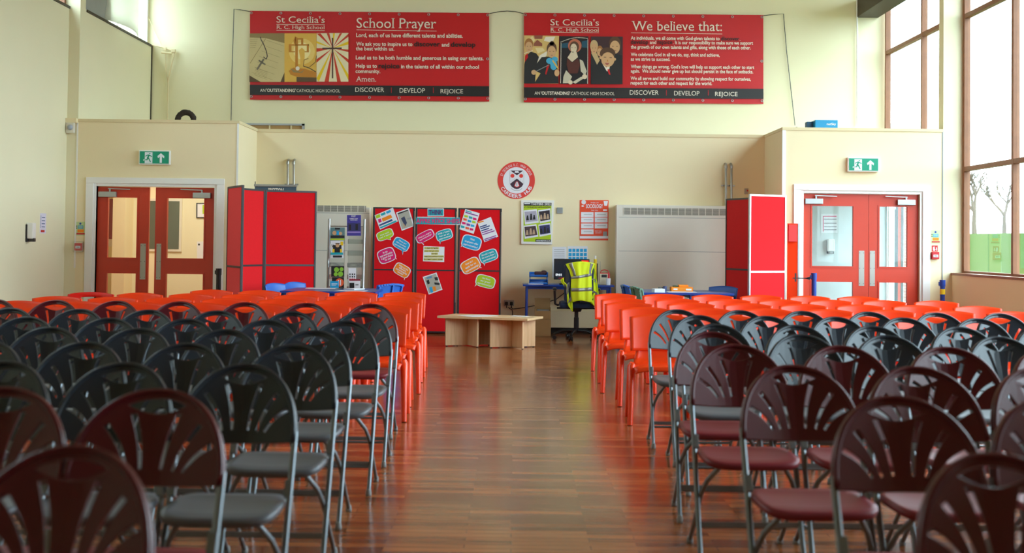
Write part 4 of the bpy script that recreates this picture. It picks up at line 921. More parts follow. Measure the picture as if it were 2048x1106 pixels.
def pics1(q, T, fin):
    h = lambda x, y: (q(0, 0)[0] + 10 + x / 9.309 - 0, 60 + y / 9.309)   # crop starting at photo (490,60)
    S = 0.0012; b = MB(parch); z = T - 0.002
    b.pp([h(88, 65), h(735, 60), h(735, 968), h(82, 968)], z, S)
    b.use(mat('print_shade', (150, 128, 84), 0.6)); b.pp([h(88, 65), h(735, 60), h(735, 245), h(380, 150), h(88, 140)], z - S, S)
    b.use(brown); b.pp([h(82, 845), h(295, 968), h(82, 968)], z - S, S); b.pp([h(735, 790), h(735, 968), h(660, 968)], z - S, S)
    b.use(mat('print_line', (130, 110, 74), 0.6))
    for k in range(7): b.pl([h(400 - k * 45, 190 + k * 100), h(725 - k * 35, 300 + k * 105)], 0.35, z - S, S)
    b.pl([h(385, 160), h(95, 620)], 0.8, z - S, S)
    for k in range(5): b.pl([h(95, 175 + k * 38), h(235 - k * 10, 170 + k * 38)], 0.35, z - S, S)
    for k in range(6): b.pl([h(190 - k * 4, 700 + k * 26), h(420 - k * 4, 790 + k * 26)], 0.4, z - S, S)
    b.use(mat('print_slate', (62, 56, 66), 0.6)); b.pl([h(285, 130), h(300, 180), h(345, 260), h(400, 400), h(415, 490), h(395, 545), h(345, 500)], 1.5, z - 2 * S, S)
    b.use(mat('print_pewter', (120, 110, 96), 0.6)); b.pl([h(350, 540), h(225, 735)], 3.6, z - 2 * S, S); b.pl([h(255, 565), h(380, 645)], 3.2, z - 2 * S, S)
    fin(b, 'open_book_picture')
    b = MB(gold); b.pp([h(735, 62), h(1330, 62), h(1330, 965), h(735, 968)], z, S); b.use(mat('print_gold_light', (240, 206, 120), 0.6)); b.pc(*h(1060, 400), 26, z - S, S); b.use(glow); b.pc(*h(1060, 390), 17, z - 1.5 * S, S)
    b.use(goldd)
    for p in ([(935, 120), (985, 150), (985, 700), (935, 700)], [(815, 265), (1190, 265), (1190, 290), (865, 290), (865, 395), (930, 395), (930, 415), (815, 415)], [(985, 150), (1085, 150), (1085, 265), (1045, 265), (1045, 180), (985, 180)], [(1150, 265), (1190, 265), (1190, 415), (1110, 415), (1110, 395), (1150, 395)], [(905, 190), (935, 115), (950, 180), (935, 265), (910, 250)]): b.pp([h(*a) for a in p], z - 3 * S, S)
    b.use(gold); b.pp([h(1000, 380), h(1060, 330), h(1110, 380), h(1110, 520), h(1080, 700), h(1030, 700), h(1030, 520)], z - 3 * S, S)
    b.use(goldd); b.pp([h(815, 760), h(900, 700), h(1110, 720), h(1330, 790), h(1330, 885), h(960, 870), h(850, 830)], z - 3 * S, S); b.use(mat('print_shade', (150, 128, 84), 0.6)); b.pp([h(845, 710), h(930, 750), h(1040, 780), h(1110, 740), h(1060, 800), h(900, 790)], z - 4 * S, S)
    b.use(brown); b.pp([h(960, 875), h(1330, 885), h(1330, 965), h(960, 965)], z - 3 * S, S); b.pl([h(1085, 670), h(1200, 710), h(1320, 780)], 1.8, z - 4 * S, S); b.pl([h(1085, 670), h(1100, 560), h(1180, 530)], 1, z - 4 * S, S); b.pl([h(1200, 690), h(1310, 600), h(1330, 480)], 1, z - 4 * S, S)
    b.use(M_bwhite); b.pc(*h(980, 715), 4, z - 5 * S, S); fin(b, 'lit_cross_picture')
    b = MB(mat('print_ivory', (236, 222, 186), 0.6)); b.pp([h(1335, 60), h(1925, 55), h(1925, 962), h(1332, 962)], z, S); c = h(1630, 340)
    rays = [((1340, 70), (1405, 62), 'r'), ((1520, 60), (1570, 60), 'r'), ((1640, 60), (1675, 60), 'y'), ((1765, 60), (1810, 60), 'r'), ((1925, 70), (1925, 125), 'r'), ((1925, 210), (1925, 270), 'y'), ((1925, 365), (1925, 410), 'r'), ((1925, 545), (1925, 610), 'r'),
            ((1925, 830), (1925, 935), 'y'), ((1785, 962), (1715, 962), 'r'), ((1560, 962), (1480, 962), 'r'), ((1375, 962), (1332, 900), 'y'), ((1332, 610), (1332, 545), 'r'), ((1332, 408), (1332, 340), 'r'), ((1332, 245), (1332, 205), 'y')]
    for a, d, k in rays: b.use(M_yellow if k == 'y' else mat('print_vermilion', (206, 62, 36), 0.6)); b.pp([h(*a), h(*d), c], z - S, S)
    b.use(mat('print_umber', (86, 60, 52), 0.6)); b.pl([h(1630, 145), h(1630, 900)], 2.9, z - 2 * S, S); b.pl([h(1440, 345), h(1800, 340)], 3.2, z - 2 * S, S); fin(b, 'radiating_cross_picture')
def pics2(q, T, fin):
    h = lambda x, y: (1040 + x / 9.218, 60 + y / 9.218); S = 0.0012; z = T - 0.002
    def face(b, x, y, rx, ry, hm, hy=0.62, m_=skin):
        b.use(hm); b.pc(*h(x, y - ry * 0.35), rx * 1.18 / 9.218, z - 3 * S, S, ry=ry * 1.05 / 9.218); b.use(m_); b.pc(*h(x, y + ry * 0.12), rx / 9.218, z - 4 * S, S, ry=ry * 0.92 / 9.218)
        b.use(hair); 
        for s_ in (-1, 1): b.pr(*h(x + s_ * rx * .42 - rx * .14, y - ry * .02), *h(x + s_ * rx * .42 + rx * .14, y + ry * .06), z - 5 * S, S)
        b.use(mat('print_lip', (170, 90, 80), 0.6)); b.pr(*h(x - rx * .26, y + ry * .58), *h(x + rx * .26, y + ry * .66), z - 5 * S, S)
    b = MB(mat('print_sand', (222, 186, 116), 0.6)); b.pp([h(75, 100), h(718, 108), h(705, 990), h(72, 985)], z, S)
    b.use(mat('print_terracotta', (150, 84, 66), 0.6)); b.pp([h(260, 100), h(420, 100), h(410, 165), h(270, 165)], z - S, S); b.pp([h(260, 240), h(320, 180), h(410, 250), h(410, 300), h(250, 295)], z - S, S)
    b.use(M_bwhite); b.pp([h(470, 130), h(650, 120), h(600, 230), h(440, 200)], z - S, S); b.pp([h(300, 640), h(360, 470), h(500, 390), h(490, 470), h(330, 640)], z - S, S); b.use(mat('print_cream', (236, 214, 160), 0.6)); b.pp([h(160, 170), h(230, 110), h(280, 190), h(230, 240)], z - S, S); b.pp([h(280, 330), h(420, 330), h(460, 380), h(330, 430)], z - S, S)
    b.use(suit); b.pp([h(72, 985), h(80, 640), h(110, 480), h(200, 400), h(300, 430), h(350, 500), h(300, 650), h(275, 985)], z - 2 * S, S); b.pp([h(230, 720), h(400, 500), h(520, 490), h(690, 540), h(712, 985), h(260, 985), h(380, 800)], z - 2.5 * S, S)
    b.use(M_bred); b.pp([h(95, 470), h(140, 430), h(150, 500), h(90, 590)], z - 3 * S, S); b.pp([h(500, 640), h(545, 640), h(480, 830), h(465, 800)], z - 3 * S, S)
    face(b, 165, 300, 68, 105, hair2); face(b, 585, 390, 78, 120, hair); b.use(hair); b.pc(*h(590, 250), 5, z - 3 * S, S)
    b.use(M_bwhite); b.pl([h(75, 435), h(235, 380)], 1.2, z - 6 * S, S)
    b.use(mat('print_violin', (72, 170, 214), 0.6)); b.pc(*h(545, 570), 6.8, z - 6 * S, S, ry=6); b.pc(*h(640, 540), 6.2, z - 6.3 * S, S, ry=5.4); b.pc(*h(620, 670), 6.4, z - 6.6 * S, S, ry=7.4); b.pp([h(520, 540), h(660, 520), h(690, 680), h(590, 730)], z - 6.9 * S, S)
    b.use(gold); b.pl([h(600, 560), h(710, 720)], 2.6, z - 8.2 * S, S); b.use(M_greyp); b.pl([h(270, 775), h(540, 640)], 1.3, z - 8.4 * S, S); b.use(skin); b.pc(*h(255, 780), 5, z - 9 * S, S); b.pc(*h(680, 790), 5, z - 9 * S, S, ry=7); fin(b, 'musicians_picture')
    # stained glass panel: a plain generic figure in leaded glass
    b = MB(mat('print_night', (30, 24, 30), 0.6)); b.pp([h(728, 112), h(1262, 118), h(1258, 995), h(735, 995)], z, S)
    b.use(mat('print_teal_dark', (30, 80, 104), 0.6)); b.pp([h(770, 250), h(900, 230), h(880, 330), h(770, 330)], z - S, S); b.pp([h(1140, 210), h(1240, 190), h(1240, 330), h(1140, 320)], z - S, S)
    b.use(M_bwhite)
    for k in range(22): b.pc(*h(755 + k * 23, 222 - 42 * math.sin(k / 21 * PI * 1.0) - k * 3.2), 0.85, z - S, S, n=8)
    b.pl([h(757, 240), h(750, 980)], 0.9, z - S, S); b.pl([h(1250, 170), h(1245, 990)], 0.9, z - S, S)
    b.use(mat('print_halo', (196, 110, 84), 0.6)); b.pc(*h(1010, 290), 13.5, z - 2 * S, S); b.use(hair); b.pc(*h(1000, 310), 9.5, z - 3 * S, S, ry=11); b.use(skin2); b.pc(*h(990, 335), 6.4, z - 4 * S, S, ry=9.2); b.pp([h(945, 400), h(1040, 400), h(1070, 500), h(960, 590), h(875, 510)], z - 4 * S, S)
    b.use(mat('print_bodice', (88, 40, 34), 0.6)); b.pp([h(870, 520), h(960, 600), h(1070, 520), h(1110, 640), h(1060, 800), h(900, 800), h(860, 640)], z - 5 * S, S); b.use(mat('print_dove', (206, 196, 176), 0.6))
    b.pp([h(1100, 540), h(1160, 570), h(1230, 760), h(1200, 840), h(1120, 760)], z - 5 * S, S); b.pp([h(850, 740), h(960, 860), h(900, 980), h(790, 980), h(800, 860)], z - 5 * S, S); b.pp([h(970, 960), h(1130, 860), h(1180, 890), h(1020, 990)], z - 6 * S, S); b.use(skin2); b.pc(*h(1190, 860), 5, z - 7 * S, S); b.pc(*h(930, 965), 4.4, z - 7 * S, S)
    b.use(hair)
    for s_ in (-32, 30): b.pr(*h(990 + s_ - 10, 320), *h(990 + s_ + 10, 328), z - 6 * S, S)
    fin(b, 'leaded_glass_picture')
    b = MB(mat('print_plum', (64, 40, 46), 0.6)); b.pp([h(1308, 118), h(1895, 122), h(1890, 1000), h(1302, 995)], z, S)
    b.use(suit); b.pp([h(1302, 995), h(1310, 420), h(1420, 470), h(1500, 620), h(1500, 995)], z - S, S); b.pp([h(1640, 560), h(1760, 440), h(1890, 470), h(1890, 1000), h(1600, 1000)], z - 1.5 * S, S)
    b.use(mat('print_blond', (206, 176, 130), 0.6)); b.pp([h(1310, 420), h(1400, 400), h(1470, 560), h(1420, 640)], z - 2 * S, S); face(b, 1365, 330, 62, 105, mat('print_blond', (206, 176, 130), 0.6)); face(b, 1470, 400, 48, 80, hair2); face(b, 1750, 300, 92, 130, hair)
    b.use(suit); b.pp([h(1312, 1000), h(1330, 800), h(1480, 600), h(1560, 640), h(1680, 640), h(1730, 760), h(1740, 1000)], z - 5.2 * S, S); b.use(M_bwhite); b.pp([h(1500, 590), h(1590, 690), h(1660, 640), h(1640, 760), h(1600, 760)], z - 6.4 * S, S); b.use(M_bred); b.pp([h(1610, 730), h(1645, 720), h(1670, 830), h(1640, 820)], z - 7.4 * S, S)
    z0 = z
    b.use(hair); b.pc(*h(1615, 430), 15.5, z - 7 * S, S, ry=12); b.use(skin); b.pc(*h(1620, 545), 13.2, z - 8 * S, S, ry=14.6); b.pc(*h(1490, 510), 3, z - 8 * S, S); b.pc(*h(1745, 540), 2.8, z - 8 * S, S)
    b.use(hair); b.pr(*h(1545, 495), *h(1590, 508), z - 9.2 * S, S); b.pr(*h(1650, 505), *h(1695, 518), z - 9.2 * S, S); b.use(mat('print_lip', (170, 90, 80), 0.6)); b.pp([h(1565, 605), h(1650, 610), h(1620, 645), h(1585, 640)], z - 9.2 * S, S); b.use(goldd); b.pp([h(1612, 540), h(1632, 580), h(1600, 580)], z - 9.2 * S, S)
    fin(b, 'pupils_picture')
com = [("St Cecilia's", 287, 138, 668, 50, False), ('-', 287, 151, 668, 154), ('R. C. High School', 287, 187, 668, 27, False), ('-', 287, 197, 668, 200)]
foot = lambda d: [('AN', 158, 684 + d, 200, 25, False), ("'OUTSTANDING'", 208, 684 + d, 438, 25, True), ('CATHOLIC HIGH SCHOOL', 446, 686 + d, 788, 25, False), ('DISCOVER', 908, 684 + d, 1135, 36, False), ('DEVELOP', 1257, 690 + d, 1457, 36, False), ('REJOICE', 1580, 695 + d, 1757, 34, False)]
banner(480, 'left red banner reading School Prayer, with three pictures of crosses', 78, 1963, 45, 62, 745, 760, dict(band=(628, 640, 708, 720), pics=pics1,
    white=com + [('School Prayer', 918, 180, 1545, 80, False), ('-', 918, 194, 1548, 204), ('Lord, each of us have different talents and abilities.', 915, 252, 1755, 31, True), ('We ask you to inspire us to', 915, 320, 1358, 30, True), ('and', 1588, 327, 1648, 30, True),
     ('the best within us.', 912, 357, 1215, 30, True), ('Lead us to be both humble and generous in using our talents.', 912, 428, 1918, 31, True), ('Help us to', 912, 493, 1078, 30, True), ('in the talents of all within our school', 1268, 498, 1882, 30, True), ('community.', 910, 535, 1105, 30, True), ('Amen.', 912, 602, 1072, 40, False)] + foot(0),
    black=[('discover', 1370, 325, 1575, 38, True), ('develop', 1660, 328, 1855, 38, True), ('rejoice', 1090, 497, 1256, 38, True)]))
com2 = [("St Cecilia's", 279, 160, 661, 50, False), ('-', 279, 172, 661, 175), ('R. C. High School', 279, 208, 661, 27, False), ('-', 279, 213, 661, 217)]
banner(1030, 'right red banner reading We believe that, with pictures of pupils', 70, 1957, 60, 78, 765, 779, dict(band=(648, 660, 730, 740), pics=pics2,
    white=com2 + [('We believe that:', 918, 200, 1630, 76, False), ('-', 914, 217, 1632, 227), ('As individuals, we all come with God-given talents to', 912, 272, 1612, 27, True), (',', 1770, 280, 1776, 10, True), ('and', 1062, 306, 1112, 26, True), ('. It is our responsibility to make sure we support', 1244, 308, 1875, 27, True), ('the growth of our own talents and gifts, along with those of each other.', 912, 343, 1857, 27, True),
     ('We celebrate God in all we do, say, think and achieve,', 912, 402, 1612, 27, True), ('as we strive to succeed.', 912, 438, 1222, 27, True), ("When things go wrong, God's love will help us support each other to start", 912, 497, 1884, 27, True), ('again.  We should never give up but should persist in the face of setbacks.', 912, 532, 1876, 27, True), ('We all serve and build our community by showing respect for ourselves,', 910, 590, 1858, 27, True), ('respect for each other and respect for the world.', 910, 626, 1552, 27, True)] + [(t, a - 4, y + 22, c - 4, k, bo) for (t, a, y, c, k, bo) in foot(0)],
    black=[('discover', 1622, 278, 1768, 30, True), ('develop', 912, 305, 1050, 30, True), ('rejoice', 1122, 306, 1240, 30, True)]))
def cord(label, pts, Y=YU - 0.03, r=0.006, m_=None):
    b = MB(m_ or M_frame); b.tube([at(x, y, Y) for x, y in pts], r, 6); b.thing('hanging_cord', label, 'cord')
cord('thin grey cord running up from the left ledge to the left banner', [(462, 241), (464, 140), (468, 18), (480, 19.5), (500, 23)])
cord('slack dark cord between the two banners', [(979, 27), (1000, 23), (1014, 22), (1030, 23), (1047, 27)])
cord('thin cord from the right banner down to the right ledge', [(1527, 31), (1546, 29), (1567, 27.5), (1573, 100), (1582, 180), (1590, 251)])
# winding gear of the high window
Y = YU - 0.06; b = MB(M_trim)
b.tube([at(300, 89, Y), at(325, 95, Y), at(349, 103, Y)], 0.010, 6); b.tube([at(349, 103, Y), at(343, 130, Y), at(336, 161, Y)], 0.013, 6); b.tube([at(336, 161, Y), at(335.5, 200, Y), at(335, 241, Y)], 0.012, 6); b.box(at(347, 102, Y), (0.07, 0.05, 0.06), 0.01); b.tube([at(323, 105, Y), at(344, 107, Y)], 0.016, 6); b.box(at(330, 98, Y), (0.05, 0.04, 0.05), 0.008); b.tube([at(331, 108, Y), at(332, 140, Y), at(335, 160, Y)], 0.008, 6)
b.thing('window_winder', 'cream winding gear of the high window, on the back wall corner', 'window opener')
b = MB(M_trim); b.tube([at(282, 8, Y), at(303, 48, Y), at(323, 90, Y)], 0.005, 6); b.thing('winder_cord', 'thin slanting cord from the high window to the winding gear', 'cord')

# ------------------------------------------------------------------ things on the ledges
c = at(371.5, 238, 20.3); b = MB(mat('dark_wreath', (58, 48, 42), 0.95, var=0.5, scale=40)); R0 = 0.120; rw = random.Random(4); V = []
for i in range(48):
    for k in range(12):
        a, t = 2 * PI * i / 48, 2 * PI * k / 12; rr = 0.041 * (1 + rw.uniform(-.12, .16)); V.append((c.x + (R0 + rr * math.cos(t)) * math.cos(a), 20.3 + rr * 1.2 * math.sin(t), ZB + 0.166 + (R0 + rr * math.cos(t)) * math.sin(a)))
b.add(V, [(i * 12 + k, i * 12 + (k + 1) % 12, ((i + 1) % 48) * 12 + (k + 1) % 12, ((i + 1) % 48) * 12 + k) for i in range(48) for k in range(12)], True); b.thing('wreath', 'dark brown ring wreath standing on the left door box', 'wreath')
b = MB(M_alu); zt, x0, x1 = at(560, 247.5, YU).z, at(470, 480, YU).x, at(606, 480, YU).x; b.box2((x0, YU - 0.05, zt - 0.03), (x1, YU, zt)); b.box2((x1 - 0.04, YU - 0.05, ZB), (x1, YU, zt)); b.box2((x0, YU - 0.05, ZB), (x0 + 0.04, YU, zt)); b.use(M_card)
b.box2((x0 + 0.04, YU - 0.02, ZB), (x1 - 0.04, YU, zt - 0.03)); b.use(M_trim)
for x in (540, 583): b.box2((at(x, 250, YU).x - 0.012, YU - 0.035, ZB), (at(x, 250, YU).x + 0.012, YU - 0.015, zt - 0.02))
b.thing('low_opening_frame', 'silver framed low opening just above the back ledge', 'vent')
YX = 18.95; r = root('blue_box', 'bright blue box with white lettering on the right door box', 'box', (at(1655, 250, YX).x, YX, ZB)); zt = 0.158
m = MB(mat('box_blue', (10, 140, 190), 0.45)); x0, x1 = at(1630, 250, YX).x - r.location.x, at(1675, 250, YX).x - r.location.x; m.box2((x0, -0.02, 0), (x1, 0.25, zt), 0.003); m.use(mat('box_blue_dark', (30, 84, 120), 0.5)); m.box2((x0 - 0.09, 0.1, 0), (x0 - 0.002, 0.24, zt * 0.9), 0.003); m.build('carton', r)
m = MB(M_paper); v, f = glyphs('nutSky', True); m.add([(x0 + 0.16 + a * 0.13, -0.024, 0.088 + b_ * 0.03) for a, b_ in v], f); m.build('lettering', r)
b = MB(M_bark); b.tube([(3.86 + 0.07 * k / 8, 18.7, ZB + 0.004 + 0.03 * math.sin(PI * k / 8)) for k in range(9)], 0.003, 5); b.thing('loose_wire', 'thin loop of wire on the ledge left of the blue box', 'wire')

# ------------------------------------------------------------------ signs, notices, call points, barrier posts
def exit_sign(label, cx, cy, Y=YB):
    c = at(cx, cy, Y); r = root('exit_sign', label, 'sign', (c.x, Y, c.z)); W_, H_ = 0.212, 0.098
    m = MB(M_white); m.box((0, -0.03, 0), (W_ * 2, 0.06, H_ * 2), 0.008); m.build('housing', r)
    m = MB(M_signgreen); m.box((0, -0.062, 0), (W_ * 2 - 0.03, 0.006, H_ * 2 - 0.03)); m.build('green_panel', r)
    q = lambda x, y: ((x - 1152) / 465 * (W_ - 0.015), -(y - 480) / 212 * (H_ - 0.015)); D = (0, -0.0655, 0)
    m = MB(mat('sign_white', (232, 240, 246), 0.5)); pr = lambda pts: m.prism([q(*p) for p in pts], D, (1, 0, 0), (0, 0, 1), 0, 0.002)
    pr([(1330, 665), (1330, 450), (1275, 505), (1255, 430), (1365, 330), (1475, 430), (1470, 510), (1400, 450), (1400, 665)][::-1]); pr([(850, 300), (1095, 300), (1095, 685), (850, 685)][::-1]); pr([(800, 560), (860, 545), (860, 580), (800, 595)][::-1]); m.build('arrow_and_doorway', r)
    D = (0, -0.068, 0); m = MB(M_signgreen)
    for P in ([(985, 335), (1030, 330), (1030, 360), (990, 360)], [(930, 385), (1010, 380), (1000, 430), (960, 520), (920, 500), (950, 420)], [(1000, 390), (1090, 440), (1080, 460), (995, 430)], [(940, 385), (870, 430), (875, 460), (945, 415)], [(925, 490), (960, 510), (935, 580), (850, 580), (850, 560), (915, 550)], [(945, 490), (985, 490), (1050, 635), (1025, 645)]): m.prism([q(*p) for p in P][::-1], D, (1, 0, 0), (0, 0, 1), 0, 0.002)
    m.build('running_figure', r)
exit_sign('green running figure exit sign above the left double doors', 311, 315.5); exit_sign('green running figure exit sign above the right double doors', 1725, 329.5)
def fire_notice(label, x0, y0, x1, y1):
    Y = YB - 0.001; w, h = x1 - x0, y1 - y0; b = MB(M_notice); b.pr(x0, y0, x1, y1, Y); b.use(M_bluemetal); b.pc(x0 + w * .5, y0 + h * .14, w * .11, Y - 0.003, 0.001)
    b.use(M_teal); b.pr(x0 + w * .25, y0 + h * .27, x0 + w * .8, y0 + h * .52, Y - 0.003, 0.001); b.use(M_amber); b.pr(x0 + w * .2, y0 + h * .56, x0 + w * .85, y0 + h * .78, Y - 0.003, 0.001); b.use(M_fire); b.pr(x0 + w * .1, y0 + h * .82, x0 + w * .95, y0 + h * .93, Y - 0.003, 0.001)
    b.use(M_paper)
    for k in range(3): b.pr(x0 + w * .3, y0 + h * (.31 + .07 * k), x0 + w * .75, y0 + h * (.33 + .07 * k), Y - 0.005, 0.001)
    b.use(M_frame); b.pr(x0 + w * .08, y0 + h * .28, x0 + w * .18, y0 + h * .36, Y - 0.003, 0.001); b.pr(x0 + w * .08, y0 + h * .42, x0 + w * .18, y0 + h * .5, Y - 0.003, 0.001); b.thing('fire_action_notice', label, 'notice')
fire_notice('green and red fire action notice left of the left doors', 151, 443.5, 170.5, 471); fire_notice('green and red fire action notice right of the right doors', 1861.5, 460.5, 1880.5, 487)
b = MB(M_fire); b.pr(1863.5, 491, 1875.5, 503, YB - 0.001); b.use(M_paper); b.pp([(1866, 494), (1869, 493), (1869.5, 498), (1871, 499), (1869, 502), (1866, 501)], YB - 0.004, 0.001); b.pp([(1872, 494), (1874, 496), (1874, 501), (1872, 501)], YB - 0.004, 0.001); b.thing('call_point_sign', 'small red sign above the right fire alarm call point', 'sign')
def callpoint(label, cx, cy, cover):
    c = at(cx, cy, YB); r = root('fire_call_point', label, 'fire alarm', (c.x, YB, c.z))
    m = MB(M_fire); m.box((0, -0.028, 0), (0.10, 0.056, 0.10), 0.008); m.build('housing', r)
    m = MB(M_paper); m.box((0, -0.058, -0.005), (0.066, 0.004, 0.034)); m.use(M_ink); v, f = glyphs('FIRE', True); m.add([(-0.022 + a * 0.044, -0.0605, -0.012 + b_ * 0.014) for a, b_ in v], f); m.build('break_glass', r)
    if cover:
        m = MB(M_acryl); m.box((0, -0.045, 0), (0.13, 0.09, 0.15), 0.012); m.build('clear_cover', r)
callpoint('red fire call point with clear cover left of the left doors', 158.5, 493.5, True); callpoint('red fire call point right of the right doors', 1869, 511, False)
r = root('motion_sensor', 'small white motion sensor on the left pier', 'sensor', (-6.06, YB, at(134, 256, YB).z - 0.07))
m = MB(M_cream); m.box((0, -0.035, 0.07), (0.115, 0.07, 0.15), 0.016); m.build('housing', r); m = MB(mat('sensor_lens', (170, 176, 190), 0.3)); m.lathe([(0.04, 0.0), (0.036, 0.02), (0.02, 0.032), (0.004, 0.036)], (0, 0, 0), 16); o = m.build('lens', r); o.location = (0.005, -0.066, 0.075); o.rotation_euler = (PI / 2, 0, 0)
b = MB(mat('lilac_paper', (226, 222, 240), 0.6)); yy = 17.4; z0, z1 = 1.36, 1.62; b.box2((XL, yy, z0), (XL + 0.003, yy + 0.22, z1)); b.use(M_fire); b.box2((XL + 0.003, yy + 0.03, z0 + 0.015), (XL + 0.004, yy + 0.17, z0 + 0.045)); b.use(mat('print_navy', (40, 70, 130), 0.6)); b.box2((XL + 0.003, yy + 0.02, z0 + 0.07), (XL + 0.004, yy + 0.03, z1 - 0.03))
for k in range(4): b.box2((XL + 0.003, yy + 0.06, z0 + 0.08 + k * 0.04), (XL + 0.004, yy + 0.18, z0 + 0.09 + k * 0.04))
b.thing('wall_notice', 'narrow lilac notice on the left wall near the pier', 'notice')
def barrier(label, px, ytop, Y, m_, band=None, tape=False):
    c = at(px, ytop, Y); r = root('barrier_post', label, 'barrier post', (c.x, Y, 0)); h = c.z
    m = MB(m_); m.cyl((0, 0, 0.02), (0, 0, h - 0.08), 0.032, 18); m.build('post', r)
    m = MB(m_); m.cyl((0, 0, h - 0.085), (0, 0, h), 0.038, 18); m.box((-0.04, 0, h - 0.05), (0.02, 0.03, 0.05), 0.004); m.build('tape_head', r)
    m = MB(M_black); m.lathe([(0.17, 0.0), (0.17, 0.012), (0.14, 0.03), (0.04, 0.04)], (0, 0, 0), 24); m.build('base', r)
    if band:
        m = MB(band); m.cyl((0, 0, h - 0.19), (0, 0, h - 0.12), 0.0335, 18); m.build('yellow_band', r)
    if tape:
        m = MB(M_frame); m.box((-0.17, 0, h - 0.07), (0.22, 0.004, 0.012)); m.box((-0.24, 0, h - 0.06), (0.02, 0.012, 0.11)); m.prism([(-0.05, 0.025), (-0.05, -0.025), (-0.12, 0.0)], (0, 0, h - 0.07), (1, 0, 0), (0, 0, 1), -0.002, 0.002); m.build('tape_end', r)
barrier('black barrier post beside the left door frame', 437.5, 537, 17.9, M_black); barrier('blue barrier post in front of the right red doors', 1628, 546, 17.6, M_bluemetal, None, True); barrier('blue barrier post with yellow band right of the right doors', 1885, 560, 17.9, M_bluemetal, M_yellow)

# ------------------------------------------------------------------ blue desk group
x0, x1, yf, yb = 0.13, 1.40, 18.93, 19.58
def table(name, label, x0, x1, y0, y1, z, top_m, leg_m, inset=0.05, group=None):
    r = root(name, label, 'table', ((x0 + x1) / 2, (y0 + y1) / 2, 0), group=group); hw, hd = (x1 - x0) / 2, (y1 - y0) / 2
    m = MB(top_m); m.box((0, 0, z - 0.012), (2 * hw, 2 * hd, 0.024), 0.004); m.use(M_bluemetal); m.box((0, -hd - 0.002, z - 0.012), (2 * hw, 0.006, 0.025)); m.box((hw + 0.002, 0, z - 0.012), (0.006, 2 * hd, 0.025)); m.box((-hw - 0.002, 0, z - 0.012), (0.006, 2 * hd, 0.025)); m.build('table_top', r)
    m = MB(leg_m); i = inset
    for s_ in (-1, 1): m.box((0, s_ * (hd - i), z - 0.045), (2 * hw - 2 * i, 0.024, 0.04)); m.box((s_ * (hw - i), 0, z - 0.045), (0.024, 2 * hd - 2 * i, 0.04))
    m.build('under_frame', r)
    for sx in (-1, 1):
        for sy in (-1, 1):
            m = MB(leg_m); m.cyl((sx * (hw - i), sy * (hd - i), 0.02), (sx * (hw - i), sy * (hd - i), z - 0.03), 0.017, 12); l = m.build('leg', r)
            m = MB(M_black); m.cyl((sx * (hw - i), sy * (hd - i), 0), (sx * (hw - i), sy * (hd - i), 0.03), 0.02, 12); m.build('foot_cap', l)
    return r
table('computer_desk', 'blue metal desk carrying the monitor against the back wall', x0, x1, yf, yb, 0.73, M_bluetop, M_bluemetal)
ZD = 0.73
X = lambda px, Y: at(px, 520, Y).x
r = root('monitor', 'black desktop monitor showing 09:01 on the blue desk', 'monitor', (X(1143.5, 19.35), 19.35, ZD)); hw = (X(1179, 19.35) - X(1108, 19.35)) / 2; zt = at(1143, 518, 19.35).z - ZD; zb = at(1143, 559.5, 19.35).z - ZD
m = MB(M_black); m.box((0, 0, (zt + zb) / 2), (2 * hw, 0.045, zt - zb), 0.006); m.build('bezel', r)
m = MB(mat('screen', (44, 48, 58), 0.15)); m.box((0, -0.0235, (zt + zb) / 2), (2 * hw - 0.025, 0.002, zt - zb - 0.03)); y = -0.0255
m.use(mat('screen_red', (226, 44, 40), 0.3, emit=0.3)); m.prism([(-hw + 0.06, zb + 0.02), (0.05, zb + 0.05), (0.05, zb + 0.02)], (0, y, 0), (1, 0, 0), (0, 0, 1), 0, 0.001); m.prism([(hw - 0.1, zt - 0.045), (hw - 0.013, zt - 0.045), (hw - 0.013, zt - 0.016), (hw - 0.12, zt - 0.016)], (0, y, 0), (1, 0, 0), (0, 0, 1), 0, 0.001)
m.use(mat('screen_white', (230, 232, 236), 0.3, emit=0.4)); v, f = glyphs('09:01', True); m.add([(-hw + 0.025 + a * 0.085, y - 0.001, zb + 0.052 + b_ * 0.035) for a, b_ in v], f); m.build('screen', r)
m = MB(M_black); m.box((0, 0.03, zb / 2), (0.05, 0.02, zb + 0.05)); m.box((0, 0.0, 0.006), (0.22, 0.17, 0.012), 0.004); m.build('stand', r)
for k, (z0, lab) in enumerate(((0.0, 'lower blue letter tray on the left end of the desk'), (0.105, 'upper blue letter tray holding a dark pouch'))):
    b = MB(mat('tray_blue', (20, 104, 196), 0.4)); xa, xb = X(1059, 19.1), X(1096, 19.1); z = ZD + z0
    b.box2((xa, 18.98, z), (xb, 19.28, z + 0.006)); b.box2((xa, 18.98, z), (xb, 18.986, z + 0.03)); b.box2((xa, 18.98, z), (xa + 0.006, 19.28, z + 0.065)); b.box2((xb - 0.006, 18.98, z), (xb, 19.28, z + 0.065)); b.box2((xa, 19.274, z), (xb, 19.28, z + 0.065))
    if k == 0:
        for (cx, cy) in ((xa + 0.01, 19.0), (xb - 0.01, 19.0), (xa + 0.01, 19.26), (xb - 0.01, 19.26)): b.cyl((cx, cy, z + 0.06), (cx, cy, z + 0.106), 0.004)
    b.thing('letter_tray', lab, 'tray', 'letter trays')
b = MB(M_paper); b.box2((X(1062, 19.1), 19.0, ZD + 0.008), (X(1094, 19.1), 19.26, ZD + 0.028)); b.thing('paper_stack', 'white papers in the lower blue letter tray', 'paper')
